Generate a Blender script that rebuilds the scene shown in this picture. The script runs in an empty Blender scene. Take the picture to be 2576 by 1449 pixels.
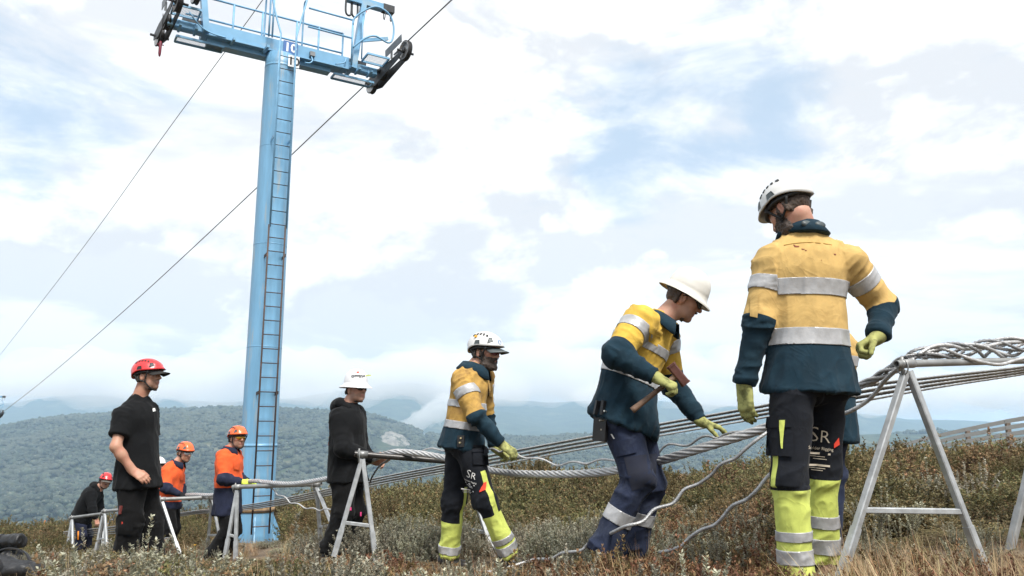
import bpy, bmesh, math, random
import numpy as np
from mathutils import Vector, Matrix, Quaternion
from mathutils.bvhtree import BVHTree

# ------------------------------------------------------------------ camera, sky, sun, exposure
S = bpy.context.scene
COL = S.collection
FPX, PITCH = 2003.0, math.radians(10.5)
cam = bpy.data.cameras.new('camera'); cam.sensor_width = 36; cam.lens = FPX/2576*36
cam.clip_start = 0.05; cam.clip_end = 60000
camo = bpy.data.objects.new('camera', cam); COL.objects.link(camo)
camo.location = (0, 0, 0); camo.rotation_euler = (math.radians(90)+PITCH, 0, 0)
S.camera = camo
S.view_settings.view_transform = 'Standard'; S.view_settings.look = 'None'
S.view_settings.exposure = 0.55; S.view_settings.gamma = 1.0
S.view_settings.use_curve_mapping = False
S.cycles.use_denoising = True
S.cycles.max_bounces = 6; S.cycles.diffuse_bounces = 3; S.cycles.glossy_bounces = 3
S.cycles.transmission_bounces = 4; S.cycles.transparent_max_bounces = 8; S.cycles.volume_bounces = 4
S.cycles.caustics_reflective = False; S.cycles.caustics_refractive = False

SUN_EL, SUN_AZ = math.radians(55), math.radians(155)      # azimuth measured from +Y towards +X
sun_dir = Vector((math.cos(SUN_EL)*math.sin(SUN_AZ), math.cos(SUN_EL)*math.cos(SUN_AZ), math.sin(SUN_EL)))
sl = bpy.data.lights.new('sun', 'SUN'); sl.energy = 4.0; sl.angle = math.radians(20); sl.color = (1.0, .965, .91)
so = bpy.data.objects.new('sun', sl); COL.objects.link(so)
so.rotation_euler = sun_dir.to_track_quat('Z', 'Y').to_euler()

def at(px, py, Y):
    u = (px-1288.0)/FPX; v = (724.5-py)/FPX
    y = math.cos(PITCH)-v*math.sin(PITCH); z = math.sin(PITCH)+v*math.cos(PITCH)
    s = Y/y
    return Vector((u*s, Y, z*s))
def pix(p):
    f = p[1]*math.cos(PITCH)+p[2]*math.sin(PITCH); v = (p[2]*math.cos(PITCH)-p[1]*math.sin(PITCH))/f
    return 1288+FPX*p[0]/f, 724.5-FPX*v

class NT:
    """small helper round a node tree"""
    def __init__(s, tree): s.t = tree; s.t.nodes.clear()
    def n(s, kind, **kw):
        nd = s.t.nodes.new(kind)
        for k, v in kw.items():
            if k.startswith('i_'):
                key = k[2:]; key = int(key) if key.isdigit() else key.replace('_', ' ')
                nd.inputs[key].default_value = v
            else: setattr(nd, k, v)
        return nd
    def l(s, a, b): s.t.links.new(a, b)
    def math(s, op, a, b=None, c=None, clamp=False):
        m = s.n('ShaderNodeMath', operation=op, use_clamp=clamp)
        for i, x in enumerate((a, b, c)):
            if x is None: continue
            if isinstance(x, (int, float)): m.inputs[i].default_value = x
            else: s.l(x, m.inputs[i])
        return m.outputs[0]
    def mix(s, fac, a, b, blend='MIX'):
        m = s.n('ShaderNodeMix', data_type='RGBA', blend_type=blend)
        for i, x in ((0, fac), (6, a), (7, b)):
            if isinstance(x, (int, float)): m.inputs[i].default_value = x
            elif isinstance(x, (tuple, list)): m.inputs[i].default_value = (*x[:3], 1)
            else: s.l(x, m.inputs[i])
        return m.outputs[2]
    def noise(s, vec, scale, detail=3.0, rough=.55, lac=2.0, dist=0.0):
        m = s.n('ShaderNodeTexNoise'); m.inputs['Scale'].default_value = scale
        m.inputs['Detail'].default_value = detail; m.inputs['Roughness'].default_value = rough
        m.inputs['Lacunarity'].default_value = lac; m.inputs['Distortion'].default_value = dist
        if vec is not None: s.l(vec, m.inputs['Vector'])
        return m.outputs[0]
    def ramp(s, x, lo, hi, a=0.0, b=1.0):
        m = s.n('ShaderNodeMapRange', interpolation_type='SMOOTHSTEP')
        s.l(x, m.inputs[0]); m.inputs[1].default_value = lo; m.inputs[2].default_value = hi
        m.inputs[3].default_value = a; m.inputs[4].default_value = b
        return m.outputs[0]

W = bpy.data.worlds.new('World'); S.world = W; W.use_nodes = True
def build_world():
    k = NT(W.node_tree)
    out = k.n('ShaderNodeOutputWorld')
    sky = k.n('ShaderNodeTexSky', sky_type='NISHITA', sun_disc=False)
    sky.sun_elevation = SUN_EL; sky.sun_rotation = SUN_AZ; sky.altitude = 1700
    sky.air_density = 1.0; sky.dust_density = 1.6; sky.ozone_density = 1.0
    bs = k.n('ShaderNodeBackground'); bs.inputs[1].default_value = 0.135
    tint = k.mix(.74, sky.outputs[0], (3.6, 4.3, 5.0))       # thin high veil over the blue
    k.l(tint, bs.inputs[0])
    tc = k.n('ShaderNodeTexCoord'); d = tc.outputs['Generated']
    # wind-drawn layer: directions flattened, so that cells stretch sideways towards the horizon
    mp = k.n('ShaderNodeMapping'); k.l(d, mp.inputs[0]); mp.inputs['Scale'].default_value = (1.5, 1.5, 4.2); mp.inputs['Location'].default_value = (3.1, 1.7, .35)
    mp.inputs['Rotation'].default_value = (0, .22, 0)
    n1 = k.noise(mp.outputs[0], 2.1, 10, .60, 2.1, .5)
    n1b = k.noise(mp.outputs[0], 6.0, 6, .6)
    v = k.math('ADD', n1, k.math('MULTIPLY', k.math('SUBTRACT', n1b, .5), .22))
    def lobe(px, py, width, amp):
        c = at(px, py, 1.0).normalized()
        dp = k.n('ShaderNodeVectorMath', operation='DOT_PRODUCT'); k.l(d, dp.inputs[0]); dp.inputs[1].default_value = c
        return k.ramp(dp.outputs['Value'], math.cos(width), 1.0, 0.0, amp)
    for px, py, w, a in ((1850, 210, .20, -.13), (2060, 330, .10, -.06), (1480, 250, .10, -.06), (900, 460, .11, -.09), (130, 210, .15, -.12), (60, 480, .10, -.05), (1560, 470, .07, -.07),
                         (2200, 640, .20, .16), (1350, 900, .25, .14), (650, 650, .2, .10), (1150, 170, .12, .08), (2450, 120, .2, .1), (300, 850, .2, .10), (2000, 760, .2, .12)):
        v = k.math('ADD', v, lobe(px, py, w, a))
    mask = k.ramp(v, .20, .47, 0.0, 1.0)
    # heaped cloud: the same noise read a little higher up tells lit crowns from grey undersides
    def heap(scale, loc, st, up, det, dist):
        def rd(dz):
            m = k.n('ShaderNodeMapping'); k.l(d, m.inputs[0]); m.inputs['Scale'].default_value = st; m.inputs['Location'].default_value = (loc[0], loc[1], loc[2]+dz*st[2])
            return k.noise(m.outputs[0], scale, det, .55, 2.1, dist)
        a = rd(0.0); return a, k.math('SUBTRACT', a, rd(up))
    ha, hl = heap(3.1, (.8, .25, 2.0), (1, 1, 1.7), .045, 9, .15)
    hb, hm = heap(1.9, (5.3, 2.1, .4), (1, 1, 3.2), .05, 8, .4)
    edge = k.ramp(ha, .47, .515)                                       # crisp fronts of the nearer heaps
    lit = k.ramp(k.math('ADD', hl, k.math('MULTIPLY', k.math('SUBTRACT', n1b, .5), .05)), -.055, .055)
    veil = k.ramp(k.math('ADD', hm, k.math('MULTIPLY', k.math('SUBTRACT', n1b, .5), .06)), -.06, .06)
    near = k.mix(lit, (.61, .622, .645), (.88, .88, .878)); far_ = k.mix(veil, (.64, .652, .675), (.83, .832, .834))
    cc = k.mix(edge, far_, near)
    bc = k.n('ShaderNodeBackground'); bc.inputs[1].default_value = 1.0; k.l(cc, bc.inputs[0])
    mx = k.n('ShaderNodeMixShader'); k.l(mask, mx.inputs[0]); k.l(bs.outputs[0], mx.inputs[1]); k.l(bc.outputs[0], mx.inputs[2])
    k.l(mx.outputs[0], out.inputs[0])
build_world()

# ------------------------------------------------------------------ general helpers
rng = np.random.default_rng(11); random.seed(5)
MATS = {}
def pm(name, col, rough=.65, metal=0.0, var=.18, vscale=9.0, bump=.0, bscale=60.0, col2=None, c2lo=.55, c2hi=.7, c2scale=4.0, spec=.5, bdist=.004, stretch=None, sheen=0.0, coat=0.0, crease=0.0, cscale=7.5):
    """procedural material: colour with mottling, an optional second colour in patches, relief from noise"""
    if name in MATS: return MATS[name]
    m = bpy.data.materials.new(name); m.use_nodes = True; k = NT(m.node_tree)
    out = k.n('ShaderNodeOutputMaterial'); b = k.n('ShaderNodeBsdfPrincipled')
    b.inputs['Metallic'].default_value = metal
    b.inputs['Specular IOR Level'].default_value = spec
    if sheen: b.inputs['Sheen Weight'].default_value = sheen; b.inputs['Sheen Roughness'].default_value = .5
    if coat: b.inputs['Coat Weight'].default_value = coat; b.inputs['Coat Roughness'].default_value = .15
    tc = k.n('ShaderNodeTexCoord'); vec = tc.outputs['Object']
    if stretch:
        mp = k.n('ShaderNodeMapping'); mp.inputs['Scale'].default_value = stretch; k.l(vec, mp.inputs[0]); vec = mp.outputs[0]
    n = k.noise(vec, vscale, 5, .6)
    c = k.mix(k.ramp(n, .3, .7), tuple(x*(1-var) for x in col), tuple(min(1, x*(1+var)) for x in col))
    if col2:
        n2 = k.noise(vec, c2scale, 6, .65)
        c = k.mix(k.ramp(n2, c2lo, c2hi), c, col2)
    k.l(c, b.inputs['Base Color'])
    k.l(k.ramp(n, .25, .75, max(0, rough-.1), min(1, rough+.1)), b.inputs['Roughness'])
    if bump:
        bp = k.n('ShaderNodeBump'); bp.inputs['Strength'].default_value = bump; bp.inputs['Distance'].default_value = bdist
        k.l(k.noise(vec, bscale, 4, .6), bp.inputs['Height']); last = bp
        if crease:      # long sharp creases of worn cloth
            ab = k.math('ABSOLUTE', k.math('SUBTRACT', k.noise(vec, cscale, 2, .5, 2.0, 1.2), .5)); cr = k.math('POWER', k.math('SUBTRACT', 1.0, k.math('MULTIPLY', ab, 2.4), None, True), 5.0)
            b2 = k.n('ShaderNodeBump'); b2.inputs['Strength'].default_value = crease; b2.inputs['Distance'].default_value = .010; k.l(cr, b2.inputs['Height']); k.l(bp.outputs[0], b2.inputs['Normal']); last = b2
        k.l(last.outputs[0], b.inputs['Normal'])
    k.l(b.outputs[0], out.inputs[0])
    MATS[name] = m; return m

def mesh(name, V, F, mats=None, smooth=True, midx=None):
    me = bpy.data.meshes.new(name)
    V = np.asarray(V, dtype=np.float64).reshape(-1, 3)
    me.from_pydata(V.tolist(), [], F.tolist() if isinstance(F, np.ndarray) else F)
    if mats is not None:
        for m in (mats if isinstance(mats, (list, tuple)) else [mats]): me.materials.append(m)
    if midx is not None: me.polygons.foreach_set('material_index', np.asarray(midx, dtype=np.int32))
    me.polygons.foreach_set('use_smooth', np.full(len(me.polygons), bool(smooth)))
    me.update(); return me
def wloc(o):
    p = Vector((0, 0, 0))
    while o is not None: p = p+o.location; o = o.parent
    return p
def link(name, me, parent=None, origin=None):
    """me is in world coordinates; it is moved to the parent's (or given) origin"""
    o = bpy.data.objects.new(name, me); COL.objects.link(o)
    if parent is not None:
        o.parent = parent; off = wloc(parent)
        if me is not None: me.transform(Matrix.Translation(-off))
    elif origin is not None:
        o.location = origin; me.transform(Matrix.Translation(-Vector(origin)))
    return o
def put(name, V, F, mats, parent=None, smooth=True, midx=None, origin=None):
    return link(name, mesh(name, V, F, mats, smooth, midx), parent, origin)
def tag(o, label=None, cat=None, group=None, kind=None):
    if label: o['label'] = label
    if cat: o['category'] = cat
    if group: o['group'] = group
    if kind: o['kind'] = kind
    return o
def empty(name, loc, label=None, cat=None, group=None):
    o = bpy.data.objects.new(name, None); COL.objects.link(o); o.location = loc; o.empty_display_size = .1
    return tag(o, label, cat, group)

class MB:
    """collects shapes into one mesh"""
    def __init__(s): s.V = []; s.F = []; s.n = 0
    def add(s, V, F):
        V = [tuple(v) for v in V]; s.V += V; s.F += [tuple(i+s.n for i in f) for f in F]; s.n += len(V); return s
    def box(s, c, ax, hs, bev=0.0):
        """box: centre, three axes, half sizes; the edges along the first axis may be chamfered"""
        c = Vector(c); ax = [Vector(a).normalized() for a in ax]
        if bev <= 0:
            prof = [(-1, -1), (1, -1), (1, 1), (-1, 1)]; pts = [(a*hs[1], b*hs[2]) for a, b in prof]
        else:
            y, z = hs[1], hs[2]; e = min(bev, y*.9, z*.9)
            pts = [(-y+e, -z), (y-e, -z), (y, -z+e), (y, z-e), (y-e, z), (-y+e, z), (-y, z-e), (-y, -z+e)]
        n = len(pts); V = []
        for sx in (-1, 1):
            for a, b in pts: V.append(c+ax[0]*(sx*hs[0])+ax[1]*a+ax[2]*b)
        F = [tuple(range(n))[::-1], tuple(range(n, 2*n))]+[(i, (i+1) % n, n+(i+1) % n, n+i) for i in range(n)]
        return s.add(V, F)
    def beam(s, a, b, w, h, up=(0, 0, 1), bev=0.0):
        a, b = Vector(a), Vector(b); d = (b-a).normalized(); up = Vector(up)
        side = d.cross(up)
        if side.length < 1e-4: side = d.cross(Vector((1, 0, 0)))
        side.normalize(); u2 = side.cross(d).normalized()
        return s.box((a+b)/2, (d, side, u2), ((b-a).length/2, w/2, h/2), bev)
    def tube(s, pts, r, n=8, caps=True, hollow=False):
        V, F = tube(pts, r, n, caps); return s.add(V, F)
    def disc(s, c, ax, r, h, n=20, prof=None):
        """solid of revolution about axis ax: prof is a list of (radius factor, height factor)"""
        c = Vector(c); ax = Vector(ax).normalized(); x = ax.orthogonal().normalized(); y = ax.cross(x)
        prof = prof or [(0, -.5), (1, -.5), (1, .5), (0, .5)]
        V = []; F = []
        for (pr, ph) in prof:
            for i in range(n):
                t = 2*math.pi*i/n; V.append(c+ax*(ph*h)+(x*math.cos(t)+y*math.sin(t))*(pr*r))
        for j in range(len(prof)-1):
            for i in range(n):
                F.append((j*n+i, j*n+(i+1) % n, (j+1)*n+(i+1) % n, (j+1)*n+i))
        return s.add(V, F)
    def put(s, name, mat, parent=None, smooth=False, origin=None):
        o = put(name, s.V, s.F, mat, parent, smooth, origin=origin)
        return o
def frames(P):
    """tangents and a twist-free normal along a polyline"""
    P = np.asarray(P, float); T = np.gradient(P, axis=0); T /= np.linalg.norm(T, axis=1)[:, None]+1e-12
    N = np.zeros_like(P); a = np.array([0, 0, 1.0]) if abs(T[0][2]) < .9 else np.array([1.0, 0, 0])
    n = a-T[0]*a.dot(T[0]); n /= np.linalg.norm(n); N[0] = n
    for i in range(1, len(P)):
        n = N[i-1]-T[i]*N[i-1].dot(T[i]); N[i] = n/(np.linalg.norm(n)+1e-12)
    return T, N, np.cross(T, N)
def tube(pts, r, n=8, caps=True):
    P = np.asarray([tuple(p) for p in pts], float); T, N, B = frames(P)
    R = np.broadcast_to(np.asarray(r, float), (len(P),))
    th = np.linspace(0, 2*np.pi, n, endpoint=False)
    V = (P[:, None]+R[:, None, None]*(np.cos(th)[None, :, None]*N[:, None]+np.sin(th)[None, :, None]*B[:, None])).reshape(-1, 3)
    F = grid_faces(len(P), n)
    if caps: F += [tuple(range(n))[::-1], tuple(range((len(P)-1)*n, len(P)*n))]
    return V.tolist(), F
def grid_faces(rows, n, closed=True):
    F = []
    for j in range(rows-1):
        for i in range(n if closed else n-1):
            k = (i+1) % n; F.append((j*n+i, j*n+k, (j+1)*n+k, (j+1)*n+i))
    return F
def spline(P, step=.03):
    """Catmull-Rom through points, resampled evenly"""
    P = np.asarray([tuple(p) for p in P], float)
    if len(P) == 2: n = max(2, int(np.linalg.norm(P[1]-P[0])/step)+1); return P[0]+(P[1]-P[0])*np.linspace(0, 1, n)[:, None]
    Q = np.vstack([2*P[0]-P[1], P, 2*P[-1]-P[-2]]); out = []
    for i in range(1, len(Q)-2):
        t = np.linspace(0, 1, 24, endpoint=False)[:, None]; a, b, c, d = Q[i-1], Q[i], Q[i+1], Q[i+2]
        out.append(.5*((2*b)+(-a+c)*t+(2*a-5*b+4*c-d)*t*t+(-a+3*b-3*c+d)*t**3))
    out = np.vstack(out+[P[-1:]]); L = np.r_[0, np.cumsum(np.linalg.norm(np.diff(out, axis=0), axis=1))]
    n = max(3, int(L[-1]/step)+1); s = np.linspace(0, L[-1], n)
    return np.stack([np.interp(s, L, out[:, j]) for j in range(3)], 1)
def rope_mesh(P, r, lobes=6, lay=.3, amp=.22, per=4, phase=0.0):
    """laid rope: the cross-section shows the strands and turns along the path"""
    T, N, B = frames(P); L = np.r_[0, np.cumsum(np.linalg.norm(np.diff(P, axis=0), axis=1))]
    n = lobes*per; th = np.linspace(0, 2*np.pi, n, endpoint=False)
    rr = r*(1-amp+amp*np.abs(np.cos(th*lobes/2))**.7)
    tw = (2*np.pi*L/lay+phase)[:, None]+th[None]
    V = P[:, None]+rr[None, :, None]*(np.cos(tw)[..., None]*N[:, None]+np.sin(tw)[..., None]*B[:, None])
    F = grid_faces(len(P), n)+[tuple(range(n))[::-1], tuple(range((len(P)-1)*n, len(P)*n))]
    return V.reshape(-1, 3), F
def smooth01(x): x = np.clip(x, 0, 1); return x*x*(3-2*x)
def vnoise(P, seed=0):
    """value noise in [-1,1], vectorised"""
    P = np.asarray(P, float); i = np.floor(P).astype(np.int64); f = P-i; f = f*f*(3-2*f)
    def h(a):
        n = (a[:, 0]*374761393+a[:, 1]*668265263+a[:, 2]*2147483647+seed*1274126177) & 0xffffffff
        n = ((n ^ (n >> 13))*1274126177) & 0xffffffff; n = n ^ (n >> 16)
        return (n & 0xffff)/32767.5-1
    r = 0
    for dx in (0, 1):
        for dy in (0, 1):
            for dz in (0, 1):
                w = (f[:, 0] if dx else 1-f[:, 0])*(f[:, 1] if dy else 1-f[:, 1])*(f[:, 2] if dz else 1-f[:, 2])
                r = r+w*h(i+np.array([dx, dy, dz]))
    return r
def fbm(P, oct=4, seed=0):
    r = 0; a = 1.0; P = np.asarray(P, float)
    for o in range(oct): r = r+a*vnoise(P*2**o+17.3*o, seed+o); a *= .5
    return r
GA, GB, GC = -.448, -.080, .072
def gz(x, y):
    """height of the heath: it falls away into the picture and to the left, then over a brow into the valley"""
    x = np.asarray(x, float); y = np.asarray(y, float)
    z = GA+GB*y+GC*np.clip(x, -60, 40)
    z = z+.05*np.sin(x*.9+1)*np.cos(y*.7)+.03*np.sin(x*2.3+y*1.7)
    d = np.clip((np.hypot(x, y)-38), 0, None)
    z = z-.0045*d**1.5*np.clip(1.2-x/60, .35, 1.6)
    return z
def gzf(x, y): return float(gz(x, y))
# ------------------------------------------------------------------ ground, hills, forest, haze
def build_ground():
    rad = np.concatenate([np.linspace(.25, 12, 90), np.geomspace(12.3, 9000, 90)])
    ang = np.linspace(0, 2*np.pi, 220, endpoint=False)
    R, A = np.meshgrid(rad, ang, indexing='ij'); X = R*np.sin(A); Y = R*np.cos(A)
    Z = gz(X, np.clip(Y, -40, None)); Z = np.maximum(Z, -200-.002*R)
    P = np.stack([X, Y, Z], -1).reshape(-1, 3)
    nz = fbm(np.c_[P[:, 0]*2.2, P[:, 1]*2.2, P[:, 0]*0], 3, 3)*.035
    P[:, 2] += np.where(R.reshape(-1) < 60, nz, 0)
    P = np.vstack([P, [[0, 0, gzf(0, 0)]]]); c = len(P)-1; n = 220
    F = [(i, j, j+n, i+n) for r in range(len(rad)-1) for i, j in ((r*n+a, r*n+(a+1) % n) for a in range(n))]
    F = [f[::-1] for f in F]+[(c, (a+1) % n, a) for a in range(n)]
    m = pm('soil_and_litter', (.115, .082, .052), .95, var=.35, vscale=3.5, bump=.8, bscale=45, col2=(.20, .15, .088), c2lo=.45, c2hi=.62, c2scale=1.3, bdist=.03)
    tag(put('ground', P, F, m), kind='structure')
build_ground()

HILL1 = [(-1500, 1190), (-700, 1130), (-300, 1104), (0, 1080), (150, 1054), (300, 1044), (400, 1038), (560, 1030), (700, 1034), (830, 1041), (930, 1048), (1010, 1072), (1080, 1098), (1300, 1104), (1500, 1100), (1900, 1100), (2200, 1092), (2600, 1086), (3200, 1090), (4200, 1120)]
HILL2 = [(-1500, 1050), (-600, 1035), (0, 1018), (200, 1000), (400, 1008), (600, 1016), (780, 1008), (900, 985), (1000, 962), (1100, 975), (1250, 1006), (1400, 1014), (1600, 1008), (1900, 1028), (2150, 1050), (2250, 1060), (2450, 1058), (2520, 1062), (2600, 1072), (3200, 1055), (4200, 1090)]
def hill_pts(prof, Y0, Y1, nx, ny, zbase, seed, rough):
    px = np.linspace(prof[0][0], prof[-1][0], nx); py = np.interp(px, [p[0] for p in prof], [p[1] for p in prof])
    P = np.zeros((ny, nx, 3))
    for j in range(ny):
        t = j/(ny-1); Y = Y0+(Y1*1.18-Y0)*t
        X = (px-1288)/(FPX*1.017)*Y1*(.62+.38*min(1, Y/Y1))
        top = (1095.5-py)/FPX*Y1
        s = min(1, (Y-Y0)/(Y1-Y0)); s = .45*s+.55*s*s*(3-2*s)
        z = zbase+(top-zbase)*s-(max(0, Y-Y1)/Y1)*260
        P[j, :, 0] = X; P[j, :, 1] = Y; P[j, :, 2] = z
    Q = P.reshape(-1, 3); w = np.minimum(1, (Q[:, 1]-Y0)/(Y1-Y0)); damp = np.sin(np.pi*np.clip(w, 0, 1))**.7
    Q[:, 2] += rough*damp*(fbm(Q*np.array([1, 1, 0])/(Y1*.12), 4, seed))+rough*.12*fbm(Q*np.array([1, 1, 0])/(Y1*.02), 3, seed+9)
    return P
def hill_mat(name, c1, c2, scale, bdist):
    return pm(name, c1, .95, var=.45, vscale=scale, bump=1.0, bscale=scale*6, col2=c2, c2lo=.55, c2hi=.68, c2scale=scale*.4, bdist=bdist, spec=.1)
def build_hills():
    P1 = hill_pts(HILL1, 820, 2500, 150, 46, -150, 4, 20); P2 = hill_pts(HILL2, 3600, 6800, 170, 40, -110, 21, 70)
    for nm, P, m in (('forested_hill', P1, hill_mat('forest_floor', (.045, .06, .035), (.17, .16, .10), .02, 6)),
                     ('distant_mountain', P2, hill_mat('far_forest', (.05, .068, .042), (.12, .13, .085), .012, 14))):
        ny, nx, _ = P.shape
        tag(put(nm, P.reshape(-1, 3), [f for f in grid_faces(ny, nx, False)], m), kind='structure')
    return P1, P2
P1, P2 = build_hills()

def gn_scatter(name, pts, scl, rot, idx, protos):
    """one object whose points carry copies of the given meshes (ground cover and woods that nobody could count)"""
    me = bpy.data.meshes.new(name); me.from_pydata(np.asarray(pts).tolist(), [], [])
    a = me.attributes.new('scl', 'FLOAT_VECTOR', 'POINT'); a.data.foreach_set('vector', np.asarray(scl, np.float32).reshape(-1))
    a = me.attributes.new('rot', 'FLOAT_VECTOR', 'POINT'); a.data.foreach_set('vector', np.asarray(rot, np.float32).reshape(-1))
    a = me.attributes.new('idx', 'INT', 'POINT'); a.data.foreach_set('value', np.asarray(idx, np.int32))
    col = bpy.data.collections.new(name+'_kinds')
    for i, p in enumerate(protos):
        o = bpy.data.objects.new('%s_%02d' % (name, i), p); col.objects.link(o)
    ng = bpy.data.node_groups.new(name, 'GeometryNodeTree')
    ng.interface.new_socket('Geometry', in_out='INPUT', socket_type='NodeSocketGeometry')
    ng.interface.new_socket('Geometry', in_out='OUTPUT', socket_type='NodeSocketGeometry')
    N = ng.nodes; L = ng.links.new
    gi = N.new('NodeGroupInput'); go = N.new('NodeGroupOutput'); ci = N.new('GeometryNodeCollectionInfo')
    ci.inputs['Collection'].default_value = col; ci.inputs['Separate Children'].default_value = True; ci.inputs['Reset Children'].default_value = True
    ip = N.new('GeometryNodeInstanceOnPoints'); ip.inputs['Pick Instance'].default_value = True
    def attr(nm, ty):
        q = N.new('GeometryNodeInputNamedAttribute'); q.data_type = ty; q.inputs[0].default_value = nm; return q.outputs[0]
    e2r = N.new('FunctionNodeEulerToRotation'); L(attr('rot', 'FLOAT_VECTOR'), e2r.inputs[0])
    L(gi.outputs[0], ip.inputs['Points']); L(ci.outputs[0], ip.inputs['Instance']); L(attr('idx', 'INT'), ip.inputs['Instance Index'])
    L(e2r.outputs[0], ip.inputs['Rotation']); L(attr('scl', 'FLOAT_VECTOR'), ip.inputs['Scale']); L(ip.outputs[0], go.inputs[0])
    o = bpy.data.objects.new(name, me); COL.objects.link(o)
    md = o.modifiers.new('scatter', 'NODES'); md.node_group = ng
    return o

def foliage_mat(name, dark, light, alt, altp=.15, transl=.2, patch=None):
    """leaf colour: from leaf to leaf, from plant to plant, and in drifts over the ground"""
    m = bpy.data.materials.new(name); m.use_nodes = True; k = NT(m.node_tree)
    out = k.n('ShaderNodeOutputMaterial')
    at_ = k.n('ShaderNodeAttribute', attribute_name='tone'); oi = k.n('ShaderNodeObjectInfo'); geo = k.n('ShaderNodeNewGeometry')
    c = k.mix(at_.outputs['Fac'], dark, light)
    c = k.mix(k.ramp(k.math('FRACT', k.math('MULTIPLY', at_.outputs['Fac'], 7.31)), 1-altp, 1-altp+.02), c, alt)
    v = k.math('MULTIPLY_ADD', oi.outputs['Random'], .8, .65)
    hv = k.n('ShaderNodeHueSaturation'); k.l(c, hv.inputs['Color']); k.l(v, hv.inputs['Value'])
    k.l(k.math('MULTIPLY_ADD', k.math('FRACT', k.math('MULTIPLY', oi.outputs['Random'], 5.7)), .05, .475), hv.inputs['Hue'])
    c = hv.outputs[0]
    if patch: c = k.mix(k.math('MULTIPLY', k.ramp(k.noise(geo.outputs['Position'], patch[1], 3), .45, .62), .6), c, patch[0])
    d = k.n('ShaderNodeBsdfPrincipled'); d.inputs['Roughness'].default_value = .7; d.inputs['Specular IOR Level'].default_value = .25; k.l(c, d.inputs['Base Color'])
    t = k.n('ShaderNodeBsdfTranslucent'); k.l(c, t.inputs[0])
    mx = k.n('ShaderNodeMixShader'); mx.inputs[0].default_value = transl; k.l(d.outputs[0], mx.inputs[1]); k.l(t.outputs[0], mx.inputs[2])
    k.l(mx.outputs[0], out.inputs[0]); MATS[name] = m; return m

def build_forest():
    g = np.random.default_rng(7)
    def crown(seed):
        V = []; F = []; T = []; n = 0; q = np.random.default_rng(seed)
        for i in range(5):
            bm = bmesh.new(); bmesh.ops.create_icosphere(bm, subdivisions=2, radius=1)
            v = np.array([x.co[:] for x in bm.verts]); f = [[w.index for w in x.verts] for x in bm.faces]; bm.free()
            v = v*(1+.28*vnoise(v*2.6+seed*7+i*3, seed)[:, None]+.16*vnoise(v*6+seed, i)[:, None])
            c = q.normal(0, .42, 3)*np.array([1, 1, .55]); s = q.uniform(.42, .72)
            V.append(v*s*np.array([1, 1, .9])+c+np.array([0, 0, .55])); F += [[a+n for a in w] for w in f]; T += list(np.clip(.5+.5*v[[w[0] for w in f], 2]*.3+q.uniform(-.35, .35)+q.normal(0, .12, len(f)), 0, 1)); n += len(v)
        me = mesh('crown', np.vstack(V), F, MATS['eucalypt_leaves'], True)
        a = me.attributes.new('tone', 'FLOAT', 'FACE'); a.data.foreach_set('value', np.array(T, np.float32)); return me
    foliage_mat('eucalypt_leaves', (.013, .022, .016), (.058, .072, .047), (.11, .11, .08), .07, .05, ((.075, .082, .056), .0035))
    ks = [crown(s) for s in range(7)]
    ny, nx, _ = P1.shape; N = 47000
    u = g.uniform(.18, .84, N)*(nx-1); v = g.uniform(0, .90, N)**.8*(ny-1)
    i = u.astype(int); j = v.astype(int); fu = (u-i)[:, None]; fv = (v-j)[:, None]
    p = (P1[j, i]*(1-fu)+P1[j, i+1]*fu)*(1-fv)+(P1[np.minimum(j+1, ny-1), i]*(1-fu)+P1[np.minimum(j+1, ny-1), i+1]*fu)*fv
    # clearings: a ski cut, the rocky knoll and its scar, patches of meadow towards the right
    q = np.array([pix(a) for a in p]); nz = fbm(p/330.0, 3, 5)
    clear = (np.hypot((q[:, 0]-985)/50, (q[:, 1]-1120)/22) < 1) | ((np.abs(q[:, 0]-(1068+.25*(q[:, 1]-1100))) < 9) & (q[:, 1] < 1140)) | ((np.abs(q[:, 0]-1108+.2*(q[:, 1]-1170)) < 16) & (q[:, 1] > 1140)) | ((q[:, 0] > 1950) & (nz > -.25)) | (nz > .95)
    p = p[~clear]; n = len(p)
    s = g.uniform(5.6, 10.2, n)*(1+.25*fbm(p/90.0, 2, 8))*.92
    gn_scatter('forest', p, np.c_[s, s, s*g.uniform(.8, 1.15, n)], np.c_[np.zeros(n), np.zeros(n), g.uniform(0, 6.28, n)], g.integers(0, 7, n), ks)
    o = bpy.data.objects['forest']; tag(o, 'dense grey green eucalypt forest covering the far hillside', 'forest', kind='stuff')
build_forest()

def build_knoll():
    # bare rocky knoll with pale scars on the shoulder of the forested hill
    c = at(985, 1118, 2050); nx, ny = 60, 36; V = []
    for j in range(ny):
        for i in range(nx):
            a = (i/(nx-1)-.5)*2; b = (j/(ny-1)-.5)*2
            h = max(0, 1-(a*a+b*b)**.8); V.append((c.x+a*70, c.y+b*120, c.z-16+46*h))
    V = np.array(V); V[:, 2] += 7*fbm(V*np.array([1, 1, 0])/18, 4, 2)
    m = pm('bare_rock', (.20, .19, .17), .95, var=.35, vscale=.06, bump=1.0, bscale=.3, col2=(.06, .07, .05), c2lo=.50, c2hi=.58, c2scale=.05, bdist=2)
    tag(put('rocky_knoll', V, grid_faces(ny, nx, False), m), kind='structure')
build_knoll()

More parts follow.
